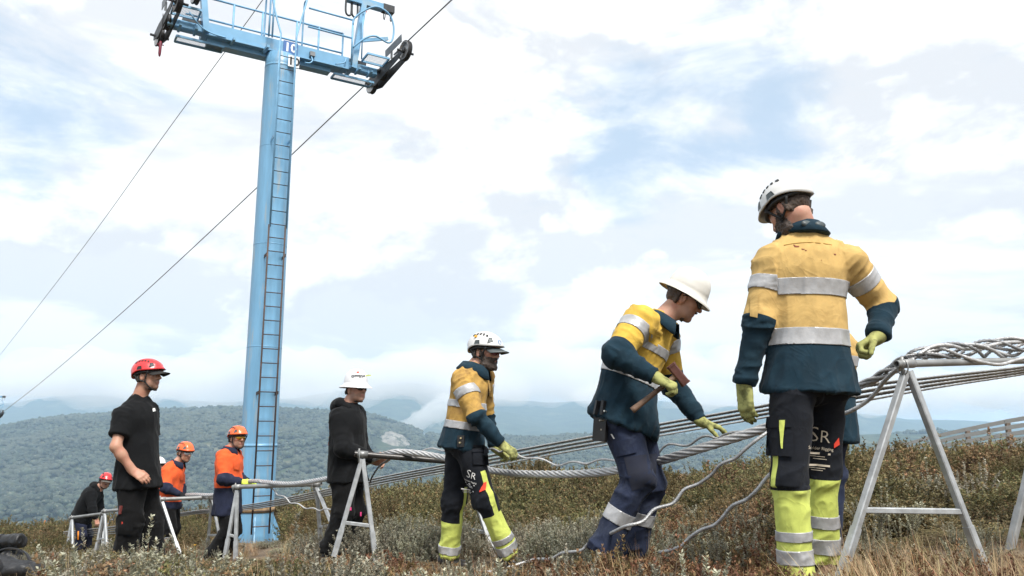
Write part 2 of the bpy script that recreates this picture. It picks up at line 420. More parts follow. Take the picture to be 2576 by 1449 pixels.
def build_haze():
    b = MB(); b.box((0, 0, 90), ((1, 0, 0), (0, 1, 0), (0, 0, 1)), (9300, 9300, 340))
    m = bpy.data.materials.new('hazy_air'); m.use_nodes = True; k = NT(m.node_tree)
    out = k.n('ShaderNodeOutputMaterial'); v = k.n('ShaderNodeVolumePrincipled')
    v.inputs['Color'].default_value = (.54, .77, 1.0, 1); v.inputs['Density'].default_value = .00016; v.inputs['Anisotropy'].default_value = 0.0
    k.l(v.outputs[0], out.inputs['Volume'])
    tag(b.put('haze', m), 'pale blue haze lying over valley and hills', 'haze', kind='stuff')
build_haze()

def build_low_cloud():
    # banks of cloud resting against the far mountain, and torn wisps lower down
    g = np.random.default_rng(12); prims = []
    def puff(px, py, Y, rx, rz, ry=None):
        c = at(px, py, Y); prims.append(Ball(c, (rx, ry or rx*.8, rz), 0, k=60))
    for px in range(-500, 3100, 75):
        base = np.interp(px, [-500, 0, 350, 800, 950, 1100, 1300, 1700, 2100, 3100], [1000, 985, 985, 1000, 985, 985, 985, 985, 1015, 1010])
        puff(px+g.uniform(-40, 40), base-14+g.normal(0, 12), 3150+g.uniform(-150, 150), g.uniform(95, 190), g.uniform(30, 58)); puff(px+g.uniform(-40, 40), base-56+g.normal(0, 16), 3300+g.uniform(-150, 150), g.uniform(120, 220), g.uniform(50, 85))
    rough_ = lambda a, s1, b, s2, sd: (lambda D, G: (D+(a*fbm(G.reshape(-1, 3)/s1, 3, sd)+b*fbm(G.reshape(-1, 3)/s2, 1, sd+5)).reshape(D.shape)).astype(np.float32))
    V, F, _ = polygonize(prims, 20.0, post=rough_(26, 85.0, 7, 36.0, 3)); V = relax(V, F, 1, .5)
    prims2 = []; prims_, prims = prims, prims2
    for px, py, r in ((1035, 1082, 34), (1052, 1066, 44), (1075, 1050, 52), (1100, 1034, 58), (1130, 1016, 62), (1062, 1096, 26), (1020, 1072, 24)):
        c = at(px, py, 2750); prims2.append(Ball(c, (r*.9, r, r*.62), 0, k=30))
    V2, F2, _ = polygonize(prims2, 7.0, post=rough_(16, 34.0, 4, 14.0, 5)); V2 = relax(V2, F2, 1, .5)
    def main_part(v, f):
        c = np.arange(len(v))
        for _ in range(400):
            m = c[f].min(1); d = c.copy()
            for i in range(4): np.minimum.at(d, f[:, i], m)
            if (d == c).all(): break
            c = d
        n = np.bincount(c, minlength=len(v)); keep = n[c] > 250; return v, f[keep[f[:, 0]]]
    V, F = main_part(V, F); V2, F2 = main_part(V2, F2)
    for nm, v, f, den, lab in (('cloud_bank', V, F, .0065, 'white bank of low cloud lying against the far mountain'), ('mist_wisp', V2, F2, .011, 'torn white wisp of mist rising beside the rocky knoll')):  # the bank is low cloud standing inside the haze volume
        m = bpy.data.materials.new(nm); m.use_nodes = True; k = NT(m.node_tree); out = k.n('ShaderNodeOutputMaterial'); vol = k.n('ShaderNodeVolumePrincipled')
        vol.inputs['Color'].default_value = (1, 1, 1, 1); vol.inputs['Density'].default_value = den; vol.inputs['Anisotropy'].default_value = .2; k.l(vol.outputs[0], out.inputs['Volume'])
        tag(put(nm, v, f, m), lab, 'mist', kind='stuff')
# ------------------------------------------------------------------ heath plants
def shoot(base, d, L, nl, ll, lw, g, start=.25, lift=.9, jit=.35):
    """a leafy shoot: leaves as small kites set all round the stem; returns verts, faces, tone"""
    d = d/np.linalg.norm(d); t = np.sort(g.uniform(start, 1, nl)); ph = np.arange(nl)*2.4+g.uniform(0, 6)
    a = np.cross(d, [0.3, .8, .5]); a /= np.linalg.norm(a); b = np.cross(d, a)
    rad = np.cos(ph)[:, None]*a+np.sin(ph)[:, None]*b
    bend = g.normal(0, .12, 3)
    p = base+d*(L*t)[:, None]+bend*(t**2*L)[:, None]
    ld = rad+d*lift+g.normal(0, jit, (nl, 3)); ld /= np.linalg.norm(ld, axis=1)[:, None]
    s = np.cross(ld, d+g.normal(0, .3, (nl, 3))); s /= np.linalg.norm(s, axis=1)[:, None]+1e-9
    l = (ll*g.uniform(.7, 1.25, nl))[:, None]; w = (lw*g.uniform(.7, 1.2, nl))[:, None]
    V = np.stack([p, p+ld*l*.5+s*w, p+ld*l, p+ld*l*.5-s*w], 1).reshape(-1, 3)
    F = np.arange(4*nl).reshape(-1, 4)
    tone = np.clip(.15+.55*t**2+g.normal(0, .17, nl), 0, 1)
    return V, F, tone
def stem(base, d, L, r):
    tip = base+d/np.linalg.norm(d)*L; a = np.cross(d, [.2, .9, .4]); a /= np.linalg.norm(a); b = np.cross(a, d/np.linalg.norm(d))
    return np.array([base+a*r, base-a*.5*r+b*.87*r, base-a*.5*r-b*.87*r, tip])
class Plant:
    def __init__(s): s.V = []; s.F = []; s.T = []; s.M = []; s.n = 0
    def add(s, V, F, T, m):
        s.V.append(V); s.F += (np.asarray(F)+s.n).tolist(); s.T += list(np.broadcast_to(T, (len(F),))); s.M += [m]*len(F); s.n += len(V)
    def mesh(s, name, mats):
        me = mesh(name, np.vstack(s.V), s.F, mats, False, s.M)
        a = me.attributes.new('tone', 'FLOAT', 'FACE'); a.data.foreach_set('value', np.array(s.T, np.float32)); return me
def bush(seed, n, nl, R, H, ll, lw, mats, up=.8, lump=.3, L=(.10, .2)):
    g = np.random.default_rng(seed); P = Plant()
    for i in range(n):
        a = g.uniform(0, 6.283); r = R*math.sqrt(g.uniform(0, 1)); q = np.array([math.cos(a)*r, math.sin(a)*r, 0])
        dome = math.sqrt(max(0, 1-(r/R)**2))*.72+.28
        dome *= 1+lump*float(vnoise(np.array([[q[0]*5/R*.5, q[1]*5/R*.5, seed]]), seed)[0])
        l = g.uniform(*L)*H/.5; tipz = H*dome*g.uniform(.55, 1.05)
        d = np.array([q[0]/R*.9, q[1]/R*.9, up])+g.normal(0, .25, 3); d[2] = abs(d[2]); d /= np.linalg.norm(d)
        tip = q+np.array([0, 0, tipz]); base = tip-d*l
        P.add(*shoot(base, d, l, nl, ll, lw, g), 0)
        if i % 3 == 0:
            st = np.array([q[0]*.3, q[1]*.3, 0]); dd = tip-st
            P.add(stem(st, dd, np.linalg.norm(dd)*.95, .004), [(0, 1, 3), (1, 2, 3), (2, 0, 3)], .3, 1)
    return P.mesh('bush', mats)
def spikes(seed, n, mats, H=(.18, .38)):
    g = np.random.default_rng(seed); P = Plant()
    for i in range(n):
        h = g.uniform(*H); a = g.uniform(0, 6.28); lean = g.uniform(.05, .5)
        d = np.array([math.cos(a)*lean, math.sin(a)*lean, 1]); b = np.array([math.cos(a), math.sin(a), 0])*g.uniform(0, .11)
        P.add(*shoot(b, d, h, int(150*h/.3), .014, .0040, g, .15, .8, .3), 0)
        P.add(stem(b, d, h, .0035), [(0, 1, 3), (1, 2, 3), (2, 0, 3)], .3, 1)
        for k in range(g.integers(1, 4)):
            t = g.uniform(.3, .7); bb = b+d/np.linalg.norm(d)*h*t; a2 = g.uniform(0, 6.28)
            d2 = np.array([math.cos(a2)*.7, math.sin(a2)*.7, 1]); P.add(*shoot(bb, d2, h*.35, int(55*h/.3), .0125, .0038, g, .1, .8, .3), 0)
    return P.mesh('sprigs', mats)
def tuft(seed, n, mats, H=(.15, .4), w=.0028, lean=.75):
    g = np.random.default_rng(seed); P = Plant()
    for i in range(n):
        h = g.uniform(*H); a = g.uniform(0, 6.28); l = g.uniform(.1, lean); o = np.array([math.cos(a), math.sin(a), 0])
        b = o*g.uniform(0, .07)+np.array([g.normal(0, .02), g.normal(0, .02), 0]); s = np.array([-o[1], o[0], 0])
        s = s*math.cos(g.uniform(0, 1.5))+o*.4; t = np.linspace(0, 1, 5)[:, None]; kink = g.uniform(.6, 1.8)
        c = b+o*(l*h*t**kink)+np.array([0, 0, 1.0])*(h*(t-.38*l*t**2.2)); ww = w*(1-t*.85)*g.uniform(.7, 1.3)
        V = np.stack([c-s*ww, c+s*ww], 1).reshape(-1, 3)
        P.add(V, [(2*k, 2*k+1, 2*k+3, 2*k+2) for k in range(4)], float(np.clip(g.normal(.5, .25), 0, 1)), 0)
    return P.mesh('tuft', mats)

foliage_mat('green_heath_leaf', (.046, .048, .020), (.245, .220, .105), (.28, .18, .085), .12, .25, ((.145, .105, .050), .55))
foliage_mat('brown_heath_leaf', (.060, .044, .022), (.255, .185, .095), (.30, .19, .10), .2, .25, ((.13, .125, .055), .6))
foliage_mat('silver_leaf', (.17, .165, .115), (.37, .36, .28), (.29, .24, .155), .12, .15)
foliage_mat('straw_blade', (.26, .19, .105), (.50, .39, .235), (.33, .19, .10), .18, .25)
foliage_mat('rust_leaf', (.11, .062, .032), (.27, .155, .078), (.18, .135, .065), .25, .2)
TWIG = pm('twig_bark', (.11, .085, .065), .9)
G = MATS['green_heath_leaf']; B = MATS['brown_heath_leaf']; SL = MATS['silver_leaf']; GR = MATS['straw_blade']; RU = MATS['rust_leaf']
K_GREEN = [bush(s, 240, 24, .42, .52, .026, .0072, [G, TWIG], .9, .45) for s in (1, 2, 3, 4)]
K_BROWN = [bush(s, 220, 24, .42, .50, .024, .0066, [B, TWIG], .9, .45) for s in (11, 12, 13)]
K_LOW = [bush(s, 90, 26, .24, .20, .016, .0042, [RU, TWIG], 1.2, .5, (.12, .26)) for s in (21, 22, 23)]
K_SILV = [spikes(s, 13, [SL, TWIG]) for s in (31, 32, 33, 34)]
K_TUFT = [tuft(s, 60, [GR]) for s in (41, 42, 43, 44)]
# dense grey-green cushion of many short silvery shoots
K_GREY = [bush(s, 150, 40, .30, .30, .014, .0038, [SL, TWIG], 1.5, .5, (.10, .22)) for s in (51, 52, 53)]
K_ALL = K_GREEN+K_BROWN+K_LOW+K_SILV+K_TUFT+K_GREY
I_GREEN, I_BROWN, I_LOW, I_SILV, I_TUFT, I_GREY = 0, 4, 7, 10, 14, 18
N_OF = {0: 4, 4: 3, 7: 3, 10: 4, 14: 4, 18: 3}
def tall(ms): return float(np.mean([np.percentile([v.co.z for v in m.vertices], 98) for m in ms]))
KH = {k: tall(K_ALL[k:k+N_OF[k]]) for k in N_OF}

def ip(x, tab): return float(np.interp(x, [t[0] for t in tab], [t[1] for t in tab]))
D1 = [(-300, 9.3), (135, 9.3), (160, 15.5), (255, 15.5), (275, 7.5), (400, 7.6), (415, 12.2), (470, 12.2), (500, 12), (540, 10.4), (620, 10.6), (690, 11), (800, 7.7), (930, 7.6), (1050, 7.0), (1100, 6.2), (1320, 6.1), (1450, 5.4), (1480, 4.8), (1650, 4.8), (1850, 4.4), (1950, 3.6), (2110, 3.6), (2500, 3.5), (2600, 4.5), (2900, 4.5)]
L1 = [(-300, 1475), (125, 1475), (160, 1392), (250, 1380), (420, 1382), (500, 1400), (620, 1405), (760, 1398), (960, 1402), (1100, 1412), (1350, 1415), (1480, 1400), (1650, 1400), (1850, 1425), (2050, 1430), (2130, 1385), (2600, 1380)]
D2 = [(-300, 12), (130, 12), (160, 17), (420, 15), (520, 16), (560, 18.3), (735, 18.3), (760, 12), (800, 10.5), (1000, 9), (1500, 7.2), (1800, 6.3), (2000, 5.0), (2600, 5.2)]
L2 = [(-300, 1385), (90, 1385), (150, 1360), (300, 1350), (420, 1335), (560, 1335), (600, 1352), (715, 1352), (740, 1325), (800, 1320), (930, 1300), (1100, 1305), (1500, 1290), (1800, 1300), (2050, 1330), (2250, 1340), (2600, 1330)]
CR = [(-300, 1335), (60, 1318), (130, 1306), (250, 1278), (400, 1262), (560, 1255), (720, 1232), (930, 1232), (1000, 1222), (1100, 1208), (1240, 1196), (1300, 1166), (1345, 1172), (1400, 1196), (1520, 1190), (1700, 1184), (1800, 1172), (1900, 1158), (2050, 1140), (2200, 1134), (2300, 1126), (2400, 1128), (2500, 1116), (2600, 1120), (2900, 1115)]
def limit(px, y):
    if y < ip(px, D1): return ip(px, L1)
    d2 = ip(px, D2); l2 = ip(px, L2)
    if y < d2: return l2
    t = min(1, (y-d2)/max(2.5, d2*.65)); return l2+(ip(px, CR)-l2)*t*(2-t)
FEET = []          # filled by the people: (x, y, radius) kept low
def build_heath():
    g = np.random.default_rng(77); rec = {k: [] for k in N_OF}
    bands = [(1.9, 4.2, .15), (4.2, 7.5, .20), (7.5, 12, .27), (12, 20, .40), (20, 42, .66)]
    for y0, y1, sp in bands:
        for y in np.arange(y0, y1, sp):
            for x in np.arange(-.75*y-.8, .75*y+.8, sp):
                X = x+g.uniform(-.5, .5)*sp; Y = y+g.uniform(-.5, .5)*sp; Z = gzf(X, Y)-.02
                px, py = pix((X, Y, Z))
                if py < 1090 or px < -260 or px > 2850: continue
                d1, d2 = ip(px, D1), ip(px, D2)
                n = float(fbm(np.array([[X*.55, Y*.55, 1.7]]), 3, 2)[0]); n2 = float(vnoise(np.array([[X*1.3, Y*1.3, 5.1]]), 4)[0]); u = g.uniform()
                lim = limit(px, Y)+g.normal(0, 7)+(12 if Y < d1 else 8 if Y < d2 else 4)
                room = (at(px, lim, Y).z-Z)                     # how tall a plant may stand here
                if Y < d1:                                      # front strip
                    if px < 780: k = (I_SILV if u < .12 else I_TUFT if u < .46 else I_GREEN if n > -.15 else I_BROWN if u < .75 else I_LOW)
                    elif px < 1340: k = (I_TUFT if u < .52 else I_GREY if u < .68 else I_LOW if u < .86 else I_SILV)
                    elif px < 2050: k = (I_LOW if u < .50 else I_TUFT if u < .74 else I_GREY if u < .82 else I_SILV)
                    else: k = (I_TUFT if u < .88 else I_LOW)
                elif Y < d2:                                    # between the workers and the tall heath
                    if px < 420: k = (I_GREY if u < .35 else I_TUFT if u < .6 else I_BROWN if u < .8 else I_GREEN)
                    elif px < 640: k = (I_TUFT if u < .9 else I_GREY)
                    elif px < 820: k = (I_TUFT if u < .45 else I_GREY)
                    elif px < 1700: k = (I_GREY if n > -.35 and u < .66 else I_BROWN if u < .78 else I_TUFT if u < .86 else I_SILV)
                    elif px < 2050: k = (I_LOW if u < .3 else I_BROWN if u < .7 else I_GREEN if u < .85 else I_GREY)
                    else: k = (I_TUFT if u < .7 and Y < 4.4 else I_GREEN if u < .75 else I_SILV)
                else:
                    if px > 1650: k = (I_BROWN if n+n2*.5 > .02 else I_GREEN) if u < .80 else (I_SILV if u < .90 else I_GREY if u < .95 else I_TUFT)
                    elif px > 500: k = (I_GREEN if n > -.55 else I_BROWN) if u < .93 else I_GREY
                    else: k = I_GREEN if u < .62 else I_BROWN if u < .8 else I_GREY
                    if Y < d2*1.25 and u > .8 and px < 1700: k = I_GREY if u > .9 else I_TUFT
                if k in (I_GREEN, I_BROWN) and g.uniform() > (.26 if Y < 4.2 else .42 if Y < 7.5 else .55 if Y < 12 else .85): 
                    if Y >= d1 or u > .5: continue
                    k = I_LOW if u > .25 else I_TUFT
                if k == I_SILV and g.uniform() < .45: continue
                if k == I_GREY and g.uniform() < .35: continue
                if room < .04: 
                    if g.uniform() < .35: continue
                    room = .045; k = I_TUFT
                for fx, fy, fr in FEET:
                    if (X-fx)**2+(Y-fy)**2 < fr*fr and k != I_TUFT: room = min(room, .07)
                hmax = {I_GREEN: .80, I_BROWN: .78, I_LOW: .24, I_SILV: .44, I_TUFT: .30, I_GREY: .42}[k]
                if k in (I_GREEN, I_BROWN): hmax *= float(np.clip(.78+.42*vnoise(np.array([[X*.85, Y*.85, 9.0]]), 8)[0], .45, 1.2))
                if Y > d2 and k == I_GREEN: hmax = 1.25 if 1200 < px < 1420 else .95
                if k in (I_GREEN, I_BROWN, I_GREY): room = max(.05, room-.055)
                h = min(room, hmax*g.uniform(.62, 1.05)); s = h/KH[k]
                wide = s if k in (I_SILV, I_TUFT) else max(s, .55 if Y < 5 else .8)*g.uniform(.85, 1.15)
                wide = min(wide, 1.35)
                rec[k].append((X, Y, Z, wide, s, g.uniform(0, 6.283), k+g.integers(0, N_OF[k]), g.normal(0, .08), g.normal(0, .08)))
    names = {I_GREEN: ('green_heath', 'olive green heath bushes covering the slope behind the workers'), I_BROWN: ('brown_heath', 'brown tipped heath bushes mixed through the slope'),
             I_LOW: ('rusty_ground_cover', 'low rusty brown ground cover round the boots'), I_SILV: ('silver_sprigs', 'upright pale silver sprigs scattered over the heath'),
             I_TUFT: ('dry_grass', 'dry straw coloured grass between the bushes'), I_GREY: ('grey_heath', 'low grey green cushion heath in front of the taller bushes')}
    for k, r in rec.items():
        if not r: continue
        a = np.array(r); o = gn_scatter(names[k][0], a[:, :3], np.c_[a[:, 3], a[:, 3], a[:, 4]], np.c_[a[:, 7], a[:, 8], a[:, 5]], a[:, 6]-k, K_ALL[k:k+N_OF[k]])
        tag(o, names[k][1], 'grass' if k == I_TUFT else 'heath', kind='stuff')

def build_single_plants():
    """plants that stand out one by one"""
    def one(me, name, px, top, Y, label, cat, group, wide=None):
        x = (px-1288)/(FPX*1.0)*Y; x = at(px, top, Y).x; z = gzf(x, Y)-.02; h = max(.1, at(px, top, Y).z-z); s = h/float(np.percentile([v.co.z for v in me.vertices], 99))
        o = bpy.data.objects.new(name, me); COL.objects.link(o); o.location = (x, Y, z); w = (wide or 1)*s; o.scale = (w, w, s); o.rotation_euler = (0, 0, px*.37); tag(o, label, cat, group)
    g = 'silver sprig plants in the heath'
    for i, (px, top, Y, lab) in enumerate(((2428, 1168, 6.6, 'pale silver sprig plant high on the heath inside the right trestle legs'), (2192, 1250, 5.2, 'pale silver sprig plant just above the left end of the near trestle brace'), (2268, 1256, 5.3, 'pale silver sprig plant just above the middle of the near trestle brace'),
            (2186, 1318, 4.5, 'pale silver sprig plant below the near trestle brace at left'), (2406, 1318, 4.5, 'pale silver sprig plant below the near trestle brace at right'), (349, 1372, 7.0, 'pale silver sprig plant in front of the shins of the black t-shirt man'),
            (543, 1382, 8.6, 'pale silver sprig plant at the foot of the mirrored sunglasses worker'), (1725, 1345, 4.6, 'pale silver sprig plant beside the loose strand right of the bending worker'), (1012, 1322, 8.2, 'pale silver sprig plant right of the hoodie worker trestle'), (1300, 1330, 7.6, 'pale silver sprig plant behind the leading shin of the bearded worker'))):
        one(K_SILV[i % 4], 'silver_sprig_plant', px, top, Y, lab, 'plant', g, .9)
    g = 'round heath bushes'
    for i, (px, top, Y, lab, w) in enumerate(((745, 1236, 19.5, 'dark green heath bush directly right of the tower base', 1.3), (1305, 1166, 15.0, 'tall rounded heath bush on the brow between the bearded and bending workers', 1.5), (462, 1392, 6.9, 'olive heath bush in front of the clear glasses worker', 1.3), (690, 1408, 6.6, 'olive heath bush in the foreground below the tower', 1.3), (2515, 1104, 9.2, 'heath bush standing up against the snow fence', .9), (2255, 1118, 10.5, 'heath bush at the left end of the snow fence', .9), (250, 1398, 7.2, 'olive heath bush right of the duffel bag', 1.2))):
        one((K_GREEN+K_BROWN)[i % 6], 'heath_bush', px, top, Y, lab, 'bush', g, w)
# ------------------------------------------------------------------ people: implicit surfaces turned into meshes
A_ = lambda v: np.array(tuple(v), float)
def unit(v): v = np.asarray(v, float); return v/(np.linalg.norm(v)+1e-12)
class Cone:
    """tapered limb with elliptical section: radii (side, depth) at both ends"""
    def __init__(s, a, b, ra, rb, lab, side=(1, 0, 0), k=.03, neg=False, flat=0):
        s.flat = flat; s.a, s.b = A_(a), A_(b); s.ra = np.broadcast_to(np.asarray(ra, float), 2); s.rb = np.broadcast_to(np.asarray(rb, float), 2)
        s.lab, s.k, s.neg = lab, k, neg; s.ax = unit(s.b-s.a)
        sd = A_(side); sd = sd-s.ax*sd.dot(s.ax)
        if np.linalg.norm(sd) < .05: sd = np.cross(s.ax, [.3, .2, .9])
        s.s = unit(sd); s.d = np.cross(s.ax, s.s); s.L = np.linalg.norm(s.b-s.a)+1e-9
        m = max(s.ra.max(), s.rb.max())*1.15; s.lo = np.minimum(s.a, s.b)-m; s.hi = np.maximum(s.a, s.b)+m
    def ev(s, P):
        q = P-s.a; t = np.clip(q@s.ax/s.L, 0, 1); r = q-(t*s.L)[..., None]*s.ax
        rs = s.ra[0]+(s.rb[0]-s.ra[0])*t; rd = s.ra[1]+(s.rb[1]-s.ra[1])*t; rl = .5*(rs+rd)
        x, y, z = r@s.s, r@s.d, r@s.ax
        k0 = np.sqrt((x/rs)**2+(y/rd)**2+(z/rl)**2)+1e-6; k1 = np.sqrt((x/rs**2)**2+(y/rd**2)**2+(z/rl**2)**2)+1e-6
        d = np.where(k0 < .3, -np.minimum(rs, rd)*.7, k0*(k0-1)/k1)
        return np.maximum(d, q@s.ax-s.L) if s.flat else d
class Ball:
    def __init__(s, c, r, lab, axes=((1, 0, 0), (0, 1, 0), (0, 0, 1)), k=.03, neg=False):
        s.c = A_(c); s.r = np.broadcast_to(np.asarray(r, float), 3); s.M = np.array([unit(a) for a in axes]); s.lab, s.k, s.neg = lab, k, neg
        s.lo = s.c-s.r.max()*1.1; s.hi = s.c+s.r.max()*1.1; s.a = s.b = s.c
    def ev(s, P):
        q = (P-s.c)@s.M.T; k0 = np.sqrt(((q/s.r)**2).sum(-1))+1e-6; k1 = np.sqrt(((q/s.r**2)**2).sum(-1))+1e-6
        return np.where(k0 < .3, -s.r.min()*.7, k0*(k0-1)/k1)
def smin(a, b, k): h = np.clip(.5+.5*(b-a)/k, 0, 1); return b+(a-b)*h-k*h*(1-h)
def polygonize(prims, h, cuts=(), post=None):
    """surface nets over the smooth union of prims; cuts are (point, outward normal) half-spaces taken away"""
    pos = [p for p in prims if not p.neg]
    lo = np.min([p.lo for p in pos], 0)-2*h; hi = np.max([p.hi for p in pos], 0)+2*h
    n = np.ceil((hi-lo)/h).astype(int)+1
    ax = [lo[i]+h*np.arange(n[i]) for i in range(3)]
    D = np.full(n, .2 if h < 1 else 8*h, np.float32)
    for p in prims:
        m = p.k+3*h
        i0 = np.maximum(0, np.floor((p.lo-m-lo)/h).astype(int)); i1 = np.minimum(n, np.ceil((p.hi+m-lo)/h).astype(int)+1)
        if (i1 <= i0).any(): continue
        sl = tuple(slice(a, b) for a, b in zip(i0, i1))
        G = np.stack(np.meshgrid(*[ax[i][i0[i]:i1[i]] for i in range(3)], indexing='ij'), -1)
        d = p.ev(G).astype(np.float32)
        D[sl] = -smin(-D[sl], d, p.k) if p.neg else smin(D[sl], d, p.k)
    if cuts or post:
        G = np.stack(np.meshgrid(*ax, indexing='ij'), -1)
        for c, nn in cuts: D = np.maximum(D, ((G-A_(c))@unit(A_(nn))).astype(np.float32))
        if post: D = post(D, G)
    D[0] = D[-1] = .2; D[:, 0] = D[:, -1] = .2; D[:, :, 0] = D[:, :, -1] = .2
    ins = D < 0; cnt = np.zeros(tuple(n-1), np.int8)
    off = [(i, j, k) for i in (0, 1) for j in (0, 1) for k in (0, 1)]
    N = n-1
    for o in off: cnt += ins[o[0]:o[0]+N[0], o[1]:o[1]+N[1], o[2]:o[2]+N[2]]
    act = np.argwhere((cnt > 0) & (cnt < 8)); idx = np.full(tuple(N), -1, np.int64); idx[tuple(act.T)] = np.arange(len(act))
    val = np.stack([D[tuple((act+o).T)] for o in off], 1); cor = np.array(off, float)
    acc = np.zeros((len(act), 3)); w = np.zeros(len(act))
    for a in range(8):
        for b in range(a+1, 8):
            if np.abs(cor[a]-cor[b]).sum() != 1: continue
            va, vb = val[:, a], val[:, b]; x = (va < 0) != (vb < 0); t = np.where(x, va/np.where(x, va-vb, 1), 0)
            acc += np.where(x[:, None], cor[a]+(cor[b]-cor[a])*t[:, None], 0); w += x
    V = lo+h*(act+acc/np.maximum(w, 1)[:, None]); F = []
    for d in range(3):
        e = [(1, 2), (2, 0), (0, 1)][d]
        A = [slice(1, -1)]*3; Bs = [slice(1, -1)]*3
        A[d] = slice(0, -1); Bs[d] = slice(1, None)
        a = ins[tuple(A)]; b = ins[tuple(Bs)]; ed = np.argwhere(a != b)
        if not len(ed): continue
        fl = a[tuple(ed.T)]; base = ed.copy(); 
        for q in range(3):
            if q != d: base[:, q] += 1
        q4 = []
        for (u, v) in ((0, 0), (1, 0), (1, 1), (0, 1)):
            c = base.copy(); c[:, e[0]] -= 1-u; c[:, e[1]] -= 1-v; q4.append(idx[tuple(c.T)])
        q4 = np.stack(q4, 1); q4[~fl] = q4[~fl][:, ::-1]; F.append(q4)
    F = np.vstack(F); F = F[(F >= 0).all(1)]
    ds = np.stack([p.ev(V) for p in prims if not p.neg], 1); lab = np.array([p.lab for p in prims if not p.neg])[ds.argmin(1)]
    return V, F, lab
def vnormals(V, F):
    n = np.cross(V[F[:, 2]]-V[F[:, 0]], V[F[:, 3]]-V[F[:, 1]]); N = np.zeros_like(V)
    for i in range(4): np.add.at(N, F[:, i], n)
    return N/(np.linalg.norm(N, axis=1)[:, None]+1e-12)
def relax(V, F, it=1, w=.5):
    for _ in range(it):
        S_ = np.zeros_like(V); c = np.zeros(len(V))
        for i in range(4):
            for j in ((i+1) % 4, (i-1) % 4): np.add.at(S_, F[:, i], V[F[:, j]]); np.add.at(c, F[:, i], 1)
        V = V*(1-w)+w*S_/np.maximum(c, 1)[:, None]
    return V
def folds(V, F, lab, bones, amp, seed):
    """creases in cloth: sharp ridges running round the limb, stronger near the joints, and long soft ones on the body"""
    N = vnormals(V, F); D = np.zeros(len(V))
    for l, (a, b, fa, fr) in bones.items():
        m = lab == l
        if not m.any(): continue
        a, b = A_(a), A_(b); ax = unit(b-a); L = np.linalg.norm(b-a); q = V[m]-a; t = q@ax; r = q-t[:, None]*ax
        sx = unit(np.cross(ax, [.2, .3, .9])); sy = np.cross(ax, sx)
        C = np.stack([t*fa+(r@sx)*fr*.6, (r@sx)*fr, (r@sy)*fr], 1)
        n1 = vnoise(C, seed+l); n2 = vnoise(C*2.1+5, seed+l+3)
        j = np.clip(t/L, 0, 1); near = .55+.75*np.maximum(np.exp(-(j/.22)**2), np.exp(-((1-j)/.22)**2))
        D[m] = ((1-np.abs(n1))**2*1.0+.5*(1-np.abs(n2))**2-.55)*near
    return V+N*(D*amp)[:, None]

